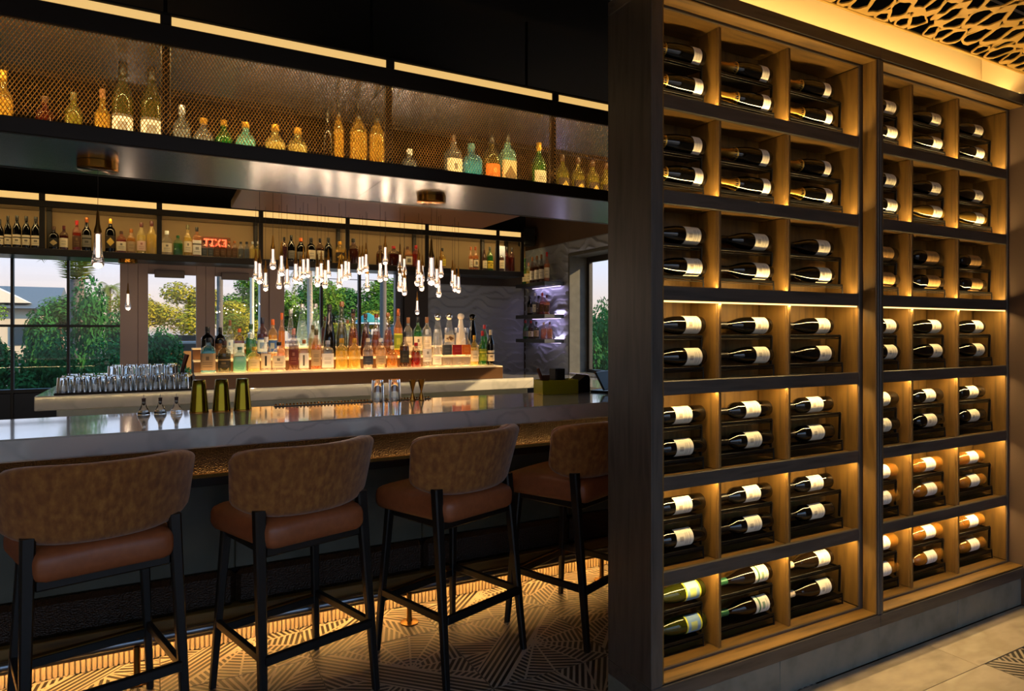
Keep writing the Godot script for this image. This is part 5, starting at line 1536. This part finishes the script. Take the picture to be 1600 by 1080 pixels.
# ---------------------------------------------------------------- outdoors
func leaf_ball(n: int, seed_: int, size: float, flat := 1.0) -> Mesh:
	var key := "leaves%d%d%s%s" % [n, seed_, size, flat]
	if cache.has(key): return cache[key]
	var rg := RandomNumberGenerator.new()
	rg.seed = seed_
	var st := tool()
	var lobes := []
	for k in 9: lobes.append([Vector3(rg.randf_range(-0.62, 0.62), rg.randf_range(-0.55, 0.62) * flat, rg.randf_range(-0.62, 0.62)), rg.randf_range(0.28, 0.50)])
	for k in n:
		var lb: Array = lobes[k % 9]
		var v := Vector3(rg.randfn(), rg.randfn(), rg.randfn()).normalized()
		var p: Vector3 = lb[0] + v * lb[1] * pow(rg.randf(), 0.35)
		var a := Vector3(rg.randfn(), rg.randfn(), rg.randfn()).normalized()
		var nn := (v * 0.8 + Vector3(rg.randfn(), rg.randfn(), rg.randfn()) * 0.4 + Vector3(0, 0.4, 0)).normalized()
		var u := a.cross(nn).normalized() * size * rg.randf_range(0.7, 1.3)
		var w := nn.cross(u).normalized() * size * 0.55
		# a pointed leaf folded along its rib
		tri(st, p - u, p + w + nn * size * 0.12, p + u, nn, nn, nn)
		tri(st, p - u, p - w + nn * size * 0.12, p + u, nn, nn, nn)
	cache[key] = st.commit()
	return cache[key]

func leafy(c: Color) -> StandardMaterial3D:
	var m := mat(c, 0.85)
	m.metallic_specular = 0.2
	m.backlight_enabled = true
	m.backlight = Color(c.r * 0.5, c.g * 0.5, c.b * 0.3)
	return m

func tree(called: String, x: float, d: float, h: float, w: float, m: Material, seed_: int, label: String, category := "tree", trunk := true) -> void:
	var o := thing(called, label, category, Vector3(x, -0.1, -d))
	var f := inst("foliage", leaf_ball(7000, seed_ % 4, 0.045 if trunk else 0.050), m, o)
	f.set_meta("kind", "stuff")
	var crown := h * (0.72 if trunk else 1.0)
	f.position = Vector3(0, h - crown * 0.5, 0)
	f.scale = Vector3(w * 0.5, crown * 0.5, w * 0.5)
	f.rotation.y = seed_ * 1.3
	var st := tool()
	tube(st, [Vector3(0, 0, 0), Vector3(0.02 * h, h * 0.35, 0), Vector3(-0.01 * h, h * 0.7, 0)], [0.030 * h, 0.022 * h, 0.010 * h], 8)
	inst("trunk" if trunk else "stem", st.commit(), plain(Color(0.24, 0.19, 0.15), 0.9), o)

func palm(x: float, d: float, h: float, r: float, crown: float, label: String, seed_: int, tone: Color, low := -0.4, high := 1.1) -> void:
	var o := thing("palm_tree", label, "palm", Vector3(x, -0.1, -d))
	var rg := RandomNumberGenerator.new()
	rg.seed = seed_
	var st := tool()
	var pts := []
	var rad := []
	for i in 41:
		var t := i / 40.0
		pts.append(Vector3(0.02 * sin(t * 3.0) * h * 0.3, t * h, 0))
		rad.append(r * (1.08 - 0.16 * t) * (1.0 + (0.05 if i % 2 == 0 else 0.0)))
	tube(st, pts, rad, 12)
	inst("trunk", st.commit(), plain(tone, 0.9), o)
	if crown > 0.0:
		for k in 22:
			var fr := tool()
			var az := TAU * k / 22.0 + rg.randf_range(-0.1, 0.1)
			var lift := rg.randf_range(low, high)
			var dir := Vector3(cos(az), 0, sin(az))
			var side := Vector3(-sin(az), 0, cos(az))
			var prev := Vector3(0, h, 0)
			for i in 14:
				var t := (i + 1) / 14.0
				var p := Vector3(0, h, 0) + dir * crown * t * (1.0 - 0.15 * t) + Vector3.UP * crown * (lift * t - 1.05 * t * t)
				var tang := (p - prev).normalized()
				for s in [-1.0, 1.0]:
					for q in 2:
						var base := prev.lerp(p, q * 0.5)
						var tip: Vector3 = base + (side * s * 0.8 + tang * 0.6 + Vector3.DOWN * 0.35).normalized() * crown * 0.26 * (1.0 - 0.6 * t)
						var nn := Vector3.UP
						tri(fr, base - tang * 0.012 * crown, tip, base + tang * 0.012 * crown, nn, nn, nn)
				tri(fr, prev - side * 0.008 * crown, prev + side * 0.008 * crown, p, Vector3.UP, Vector3.UP, Vector3.UP)
				prev = p
			inst("frond", fr.commit(), M.palm_leaf, o)

func outdoors() -> void:
	M.palm_leaf = leafy(Color(0.46, 0.48, 0.16))
	M.leaf_a = leafy(Color(0.34, 0.47, 0.13))
	M.leaf_b = leafy(Color(0.58, 0.54, 0.12))
	M.leaf_c = leafy(Color(0.24, 0.40, 0.16))
	M.leaf_d = leafy(Color(0.12, 0.50, 0.22))
	M.hedge = leafy(Color(0.16, 0.36, 0.17))
	block("ground_outside", -90, 120, -0.30, -0.105, 7.5, 190, tri_tex(mat(Color.WHITE, 0.9), M.concrete.albedo_texture, Vector3(0.3, 0.3, 0.3))).set_meta("kind", "structure")
	block("ground_side", 4.4, 90, -0.30, -0.105, -30, 7.499, M.concrete).set_meta("kind", "structure")
	# clipped hedge outside the left panes, in the building's shade
	for i in 9:
		var x := -3.2 + 0.42 * i
		tree("hedge_shrub", x, 9.35 + 0.25 * (i % 2), 1.52 + 0.06 * ((i * 5) % 3), 0.95, M.hedge, 20 + i, "dark dark green hedge shrub outside the left windows, plant %s from the left" % ["one", "two", "three", "four", "five", "six", "seven", "eight", "nine"][i], "shrub", false)
	tree("tall_shrub", -1.13, 10.3, 2.3, 1.0, M.hedge, 41, "tall dark green shrub rising behind the hedge", "shrub", false)
	tree("tall_shrub", -0.55, 11.2, 1.9, 0.9, M.hedge, 43, "shorter dark green shrub right of the tall one", "shrub", false)
	for i in 4: tree("door_shrub", 0.02 + 0.34 * i, 9.6, 1.05 + 0.1 * (i % 2), 0.6, M.leaf_d, 50 + i, "low green shrub outside the glass doors, plant %s from the hedge" % ["one", "two", "three", "four"][i], "shrub", false)
	# trees across the street, from left to right
	var far := [[-7.5, 34, 3.4, 4.5, "leaf_a"], [-3.4, 36, 3.6, 4.2, "leaf_c"], [-0.6, 34, 3.5, 3.6, "leaf_b"], [1.8, 35, 4.0, 4.4, "leaf_b"], [4.6, 40, 4.8, 5.0, "leaf_a"], [6.6, 36, 4.3, 4.6, "leaf_a"], [9.2, 40, 4.9, 5.4, "leaf_c"], [11.6, 38, 4.7, 5.0, "leaf_a"], [14.4, 42, 5.2, 5.6, "leaf_a"], [17.6, 44, 4.8, 5.6, "leaf_c"], [20.5, 46, 5.0, 6.0, "leaf_a"], [8.0, 30, 2.6, 3.4, "leaf_b"], [12.5, 32, 2.8, 3.6, "leaf_a"], [3.0, 30, 2.4, 3.2, "leaf_b"], [16.0, 34, 2.6, 3.6, "leaf_a"]]
	var ordn := ["first", "second", "third", "fourth", "fifth", "sixth", "seventh", "eighth", "ninth", "tenth", "eleventh", "twelfth", "thirteenth", "fourteenth", "fifteenth"]
	var order := range(far.size())
	order.sort_custom(func(a, b): return far[a][0] / far[a][1] < far[b][0] / far[b][1])
	for rank in far.size():
		var k: int = order[rank]
		var a: Array = far[k]
		var word: String = {"leaf_a": "green", "leaf_b": "yellow-green", "leaf_c": "dark green"}[a[4]]
		tree("street_tree", a[0], a[1], a[2], a[3], M[a[4]], 60 + k, "%s broad tree across the street, %s from the left" % [word, ordn[rank]])
	palm(-1.41, 15.0, 2.55, 0.125, 1.2, "stout palm with upright fronds outside the left window", 5, Color(0.36, 0.33, 0.30), 1.3, 2.4)
	palm(-2.48, 42.0, 3.9, 0.12, 1.25, "small distant palm with full crown beside the door post", 6, Color(0.42, 0.34, 0.24))
	palm(1.0, 14.0, 4.6, 0.055, 0.0, "slim grey palm trunk outside the right door", 7, Color(0.36, 0.33, 0.30))
	palm(4.43, 14.5, 4.6, 0.075, 0.0, "grey palm trunk outside the right window", 8, Color(0.36, 0.33, 0.30))
	palm(5.26, 27.0, 4.4, 0.11, 1.5, "pale-trunked palm between the street trees", 9, Color(0.66, 0.60, 0.52))
	for i in 3:
		var x: float = [1.50, 1.62, 1.42][i]
		var p := thing("white_post", "%s of the thin white posts outside the right door" % ["left tall one", "right tall one", "short one"][i], "post", Vector3(x, -0.1, -13.0 + 0.2 * i))
		var hh: float = 2.6 if i < 2 else 1.5
		var st := tool()
		lathe(st, [[0.05, 0.0], [0.04, 0.05], [0.036, hh], [0.045, hh + 0.02], [0.0, hh + 0.05]], 12)
		inst("shaft", st.commit(), plain(Color(0.80, 0.76, 0.68), 0.7), p)
	# house with grey gabled roof on the left
	var hs := thing("house", "cream house with grey roof and white gable across the street", "house", Vector3(-9.2, -0.1, -44))
	hs.scale = Vector3(1, 0.80, 1)
	inst("wall", boxm(Vector3(8.4, 3.4, 6), 0.02), plain(Color(0.78, 0.72, 0.62), 0.8), hs, Vector3(0, 1.7, 0))
	var rf := tool()
	prism(rf, PackedVector2Array([Vector2(-3.5, 3.4), Vector2(3.5, 3.4), Vector2(0, 5.0)]), Vector3(-4.5, 0, 0), Vector3(0, 0, 1), Vector3(0, 1, 0), Vector3(9.0, 0, 0))
	inst("roof", rf.commit(), plain(Color(0.28, 0.32, 0.35), 0.8), hs)
	var gb := tool()
	prism(gb, PackedVector2Array([Vector2(-1.5, 3.75), Vector2(1.5, 3.75), Vector2(0, 4.75)]), Vector3(1.9, 0, 1.6), Vector3.RIGHT, Vector3.UP, Vector3(0, 0, 1.6))
	inst("gable", gb.commit(), plain(Color(0.84, 0.79, 0.70), 0.8), hs)
	for i in 4: inst("window", boxm(Vector3(0.9, 1.2, 0.08), 0.01), plain(Color(0.16, 0.22, 0.27), 0.2), hs, Vector3(-3.0 + 2.0 * i, 1.7, 3.02))
	var gh := thing("white_building", "low white building beyond the trees on the right", "building", Vector3(16.5, -0.1, -58))
	inst("wall", boxm(Vector3(16, 3.0, 6), 0.02), plain(Color(0.82, 0.78, 0.72), 0.8), gh, Vector3(0, 1.5, 0))
	inst("roof", boxm(Vector3(16.6, 0.25, 6.6), 0.02), plain(Color(0.50, 0.50, 0.50), 0.8), gh, Vector3(0, 3.13, 0))
	for i in 6: inst("window", boxm(Vector3(1.5, 1.1, 0.08), 0.01), plain(Color(0.16, 0.26, 0.34), 0.2), gh, Vector3(-6.6 + 2.6 * i, 1.6, 3.02))
	# terrace rail, market umbrellas and parked cars seen between bottles
	var rl := thing("terrace_rail", "blue-grey metal railing beyond the glass doors", "railing", Vector3(0, -0.1, -11.6))
	inst("top_rail", boxm(Vector3(9.0, 0.05, 0.06), 0.01), plain(Color(0.25, 0.33, 0.42), 0.5), rl, Vector3(4.2, 1.38, 0))
	inst("low_rail", boxm(Vector3(9.0, 0.03, 0.04), 0.01), plain(Color(0.25, 0.33, 0.42), 0.5), rl, Vector3(4.2, 0.75, 0))
	for i in 9: inst("rail_post", boxm(Vector3(0.04, 1.36, 0.04), 0.005), plain(Color(0.25, 0.33, 0.42), 0.5), rl, Vector3(-0.2 + 1.1 * i, 0.68, 0))
	for i in 3:
		var u := thing("market_umbrella", "%s terrace umbrella outside the right window" % ["teal", "white", "pale"][i], "umbrella", Vector3([4.82, 5.6, 6.6][i], -0.1, -[17.0, 20.0, 22.0][i]))
		var st := tool()
		lathe(st, [[0.36, 1.80], [0.34, 1.83], [0.2, 1.95], [0.04, 2.04], [0.0, 2.05]], 8)
		inst("canopy", st.commit(), plain([Color(0.10, 0.45, 0.42), Color(0.84, 0.80, 0.74), Color(0.80, 0.77, 0.70)][i], 0.8), u)
		var ps := tool()
		tube(ps, [Vector3(0, 0, 0), Vector3(0, 2.0, 0)], 0.025, 8)
		inst("pole", ps.commit(), plain(Color(0.5, 0.45, 0.4), 0.6), u)
	for i in 4:
		var x: float = [1.1, 7.6, 12.6, -6.8][i]
		var d: float = [25.0, 26.0, 27.0, 28.0][i]
		var c: Color = [Color(0.55, 0.36, 0.14), Color(0.80, 0.80, 0.80), Color(0.25, 0.34, 0.46), Color(0.75, 0.74, 0.72)][i]
		var cr := thing("parked_car", "%s car parked across the street" % ["tan", "white", "blue", "pale grey"][i], "car", Vector3(x, -0.1, -d))
		var bd := tool()
		prism(bd, PackedVector2Array([Vector2(-2.1, 0.25), Vector2(2.1, 0.25), Vector2(2.1, 0.75), Vector2(1.3, 0.90), Vector2(-2.05, 0.92)]), Vector3(0, 0, -0.85), Vector3.RIGHT, Vector3.UP, Vector3(0, 0, 1.7))
		inst("body", bd.commit(), plain(c, 0.3), cr)
		var gt := tool()
		prism(gt, PackedVector2Array([Vector2(-1.7, 0.92), Vector2(1.2, 0.90), Vector2(0.55, 1.42), Vector2(-1.2, 1.45)]), Vector3(0, 0, -0.75), Vector3.RIGHT, Vector3.UP, Vector3(0, 0, 1.5))
		inst("cabin", gt.commit(), plain(Color(0.10, 0.12, 0.14), 0.1), cr)
		for wx in [-1.3, 1.3]:
			for wz in [-0.8, 0.8]:
				var wh := inst("wheel", lathem([[0.0, -0.1], [0.32, -0.1], [0.33, -0.08], [0.33, 0.08], [0.32, 0.1], [0.0, 0.1]], 14), plain(Color(0.05, 0.05, 0.05), 0.7), cr, Vector3(wx, 0.33, wz))
				wh.rotation.x = PI / 2
	# overhead wire and shrubs by the side window
	var pw := thing("power_line", "thin overhead power line sagging past the house", "cable", Vector3(-12, 5.0, -30))
	var wr := tool()
	var pts := []
	for i in 21: pts.append(Vector3(1.5 * i, -1.3 * sin(PI * i / 20.0) * 0.5 - 0.045 * i, 0))
	tube(wr, pts, 0.018, 5)
	inst("cable", wr.commit(), plain(Color(0.06, 0.06, 0.07), 0.8), pw)
	for i in 4: tree("side_shrub", 5.75 + 0.62 * i, 8.1 + 0.85 * i, 1.95 + 0.12 * (i % 3), 0.95, M.hedge if i % 2 == 0 else M.leaf_d, 80 + i, "green shrub outside the tall side window, %s from the wall" % ordn[i], "shrub", false)

# ---------------------------------------------------------------- assembly
const LED_WINE := 0.34
const LED_HUNG := 0.32
const LED_BACK := 0.15
const LED_STAGE := 0.48
const LED_TOE := 0.3
const LED_COVE := 0.8
const LED_PENDANT := 0.011

func _ready() -> void:
	# camera: level, turned 28.2 degrees right of the bar's normal; the horizon lies a little above mid-frame (lens shift)
	var cam := Camera3D.new()
	cam.projection = Camera3D.PROJECTION_FRUSTUM
	cam.near = 0.05
	cam.far = 400.0
	cam.size = 0.05 * 1080.0 / 1025.0
	cam.frustum_offset = Vector2(0, -0.05 * 22.0 / 1025.0)
	add_child(cam)
	cam.position = Vector3(0, 1.46, 0)
	cam.rotation.y = deg_to_rad(-28.2)
	cam.current = true
	var env := Environment.new()
	env.tonemap_mode = Environment.TONE_MAPPER_LINEAR
	env.tonemap_exposure = 1.1
	env.background_mode = Environment.BG_SKY
	env.sdfgi_enabled = true
	env.ssao_enabled = true
	env.ssil_enabled = true
	var sky := Sky.new()
	var sm := ProceduralSkyMaterial.new()
	sm.sky_horizon_color = Color(0.68, 0.585, 0.475)
	sm.sky_top_color = Color(0.52, 0.77, 1.0)
	sm.sky_curve = 0.16
	sm.ground_horizon_color = Color(0.70, 0.74, 0.80)
	sm.ground_bottom_color = Color(0.42, 0.43, 0.45)
	sm.sun_angle_max = 1.0
	sm.sky_energy_multiplier = 1.45
	sky.sky_material = sm
	env.sky = sky
	var we := WorldEnvironment.new()
	we.environment = env
	add_child(we)
	# low warm sun from behind the building: the far trees are lit, the hedge stands in shade
	var sun := DirectionalLight3D.new()
	sun.name = "sun"
	sun.light_color = Color(1.0, 0.86, 0.62)
	sun.light_energy = 2.6
	sun.light_angular_distance = 0.6
	sun.shadow_enabled = true
	add_child(sun)
	sun.look_at_from_position(Vector3.ZERO, Vector3(-0.75, -0.42, -0.40))
	rng.seed = 11
	materials()
	shell()
	windows()
	wine_unit(1.565, "nearer of the two")
	wine_unit(2.832, "farther of the two")
	bar_counter()
	island()
	hung_shelf()
	back_shelf()
	wall_shelves()
	screen_ceiling()
	# brass canopy plate that carries the pendant cluster
	var cp := thing("pendant_canopy", "large polished bronze ceiling plate above the pendant cluster", "canopy", Vector3.ZERO)
	block("plate", 0.42, 2.30, 2.295, 2.345, 4.02, 4.80, M.canopy, cp, 0.004)
	block("mount", 0.8, 1.9, 2.346, CEIL - 0.001, 4.25, 4.55, M.black_paint, cp)
	var words := ["leftmost", "second", "third", "fourth", "fifth", "sixth", "seventh", "eighth", "ninth", "tenth", "eleventh", "twelfth", "thirteenth", "fourteenth", "fifteenth", "sixteenth", "seventeenth", "eighteenth", "nineteenth", "twentieth"]
	for i in PENDANTS.size():
		var p: Array = PENDANTS[i]
		var n := i if i < 20 else PENDANTS.size() - 1 - i
		var w: String = "%s from the %s" % [words[n] if n > 0 else "first", "left" if i < 20 else "right"]
		pendant(p[0], p[1], p[2], 2.2945, 0.98, "glowing glass drop pendant in the cluster, %s" % w, "pendant cluster under the bronze plate", LED_PENDANT)
	pendant(1.299, 3.35, 1.71, 2.1915, 1.2, "large glass drop pendant on a round brass cup before the cluster", "single pendants", 0.045, true)
	pendant(-0.238, 3.35, 1.732, 2.1915, 1.2, "large glass drop pendant hanging alone before the left windows", "single pendants", 0.045, true)
	pendant(-0.251, 6.70, 1.647, 2.0945, 1.15, "small glass drop pendant hanging before the grey window post", "single pendants", 0.02, true)
	pendant(1.927, 5.30, 1.602, 3.249, 0.95, "small glass drop pendant hanging low before the dark wall", "single pendants", 0.02)
	stool(-0.205, 2.79, 14.0, "bar stool nearest the left edge, half cut off, brown velvet back")
	stool(0.478, 2.793, 17.0, "second bar stool from the left, whole velvet back in view")
	stool(1.170, 2.797, 19.0, "third bar stool from the left with gold-lit velvet back")
	stool(1.840, 2.793, 22.0, "bar stool partly hidden behind the wine cabinet's edge")
	var tiers := [[-4.86, 1.1812], [-5.05, 1.2612], [-5.24, 1.3412]]
	var where := ["on the front lit step", "on the middle lit step", "on the top lit step"]
	for b in STAGE:
		var t: Array = tiers[int(b[0])]
		bottle(Vector3(b[1], t[1], t[0]), b[2], b[3], b[4], b[5], b[6], b[7], "%s %s" % [b[8], where[int(b[0])]], "bottles on the lit steps", deg_to_rad(-12))
	for b in BACK: bottle(Vector3(b[1], 2.1555, -6.84), b[2], b[3], b[4], b[5], b[6], b[7], "%s on the window shelf" % b[8], "bottles on the window shelf", 0.05)
	for b in HUNG: bottle(Vector3(b[1], 2.2150, -3.26), b[2], b[3], b[4], b[5], b[6], b[7], "%s behind the mesh" % b[8], "bottles behind the mesh")
	var ys := [2.0205, 1.6525, 1.3725]
	var sh := ["top", "middle", "lowest"]
	for b in WALLSHELF: bottle(Vector3(3.88, ys[int(b[0])], -b[1]), b[2], b[3], b[4], b[5], b[6], b[7], "%s on the %s floating shelf" % [b[8], sh[int(b[0])]], "bottles on the floating shelves", -0.6)
	counter_things()
	# exit sign seen in mirror writing behind the window shelf bottles
	var ex := thing("exit_sign", "red glowing EXIT lettering in mirror writing behind the shelf bottles", "sign", Vector3(0.48, 2.33, -7.08))
	var tm := TextMesh.new()
	var sf := SystemFont.new()
	sf.font_names = PackedStringArray(["Droid Sans"])
	sf.font_weight = 700
	tm.font = sf
	tm.text = "EXIT"
	tm.font_size = 32
	tm.pixel_size = 0.0032
	tm.depth = 0.006
	var tx := inst("sign_letters", tm, M.sign_red, ex, Vector3(0, 0, 0.012))
	tx.rotation.y = PI
	inst("sign_plate", boxm(Vector3(0.27, 0.12, 0.008), 0.001), glassy(Color(0.5, 0.1, 0.08), 0.25, 0.1), ex, Vector3(0, 0, 0))
	# small black loudspeaker under the corner of the ceiling
	var spk := thing("ceiling_speaker", "small black loudspeaker high in the back right corner", "speaker", Vector3(3.90, 2.60, -6.9))
	inst("cabinet", boxm(Vector3(0.16, 0.22, 0.15), 0.01), plain(Color(0.02, 0.02, 0.02), 0.6), spk)
	inst("grille", boxm(Vector3(0.14, 0.20, 0.006), 0.002), plain(Color(0.035, 0.035, 0.035), 0.8), spk, Vector3(0, 0, 0.078))
	inst("bracket", boxm(Vector3(0.06, 0.03, 0.05), 0.004), M.black_metal, spk, Vector3(0.10, 0, 0))
	# white carton and red bottle cluster at the shelf's right end
	var ct := thing("white_carton", "pale blue-white carton at the right end of the window shelf", "carton", Vector3(3.52, 2.1555, -6.86), 0.1)
	inst("box", boxm(Vector3(0.085, 0.30, 0.085), 0.003), plain(Color(0.62, 0.66, 0.76), 0.6), ct, Vector3(0, 0.15, 0))
	inst("lid_fold", boxm(Vector3(0.084, 0.004, 0.084), 0.001), plain(Color(0.70, 0.73, 0.80), 0.6), ct, Vector3(0, 0.302, 0))
	for i in 2: bottle(Vector3(3.605 + 0.072 * i, 2.1555, -6.86), 0.30, 0.066, "stout", "maroon", "none", "black", "%s dark red bottle beside the pale carton on the window shelf" % ["left", "right"][i], "bottles on the window shelf")
	outdoors()
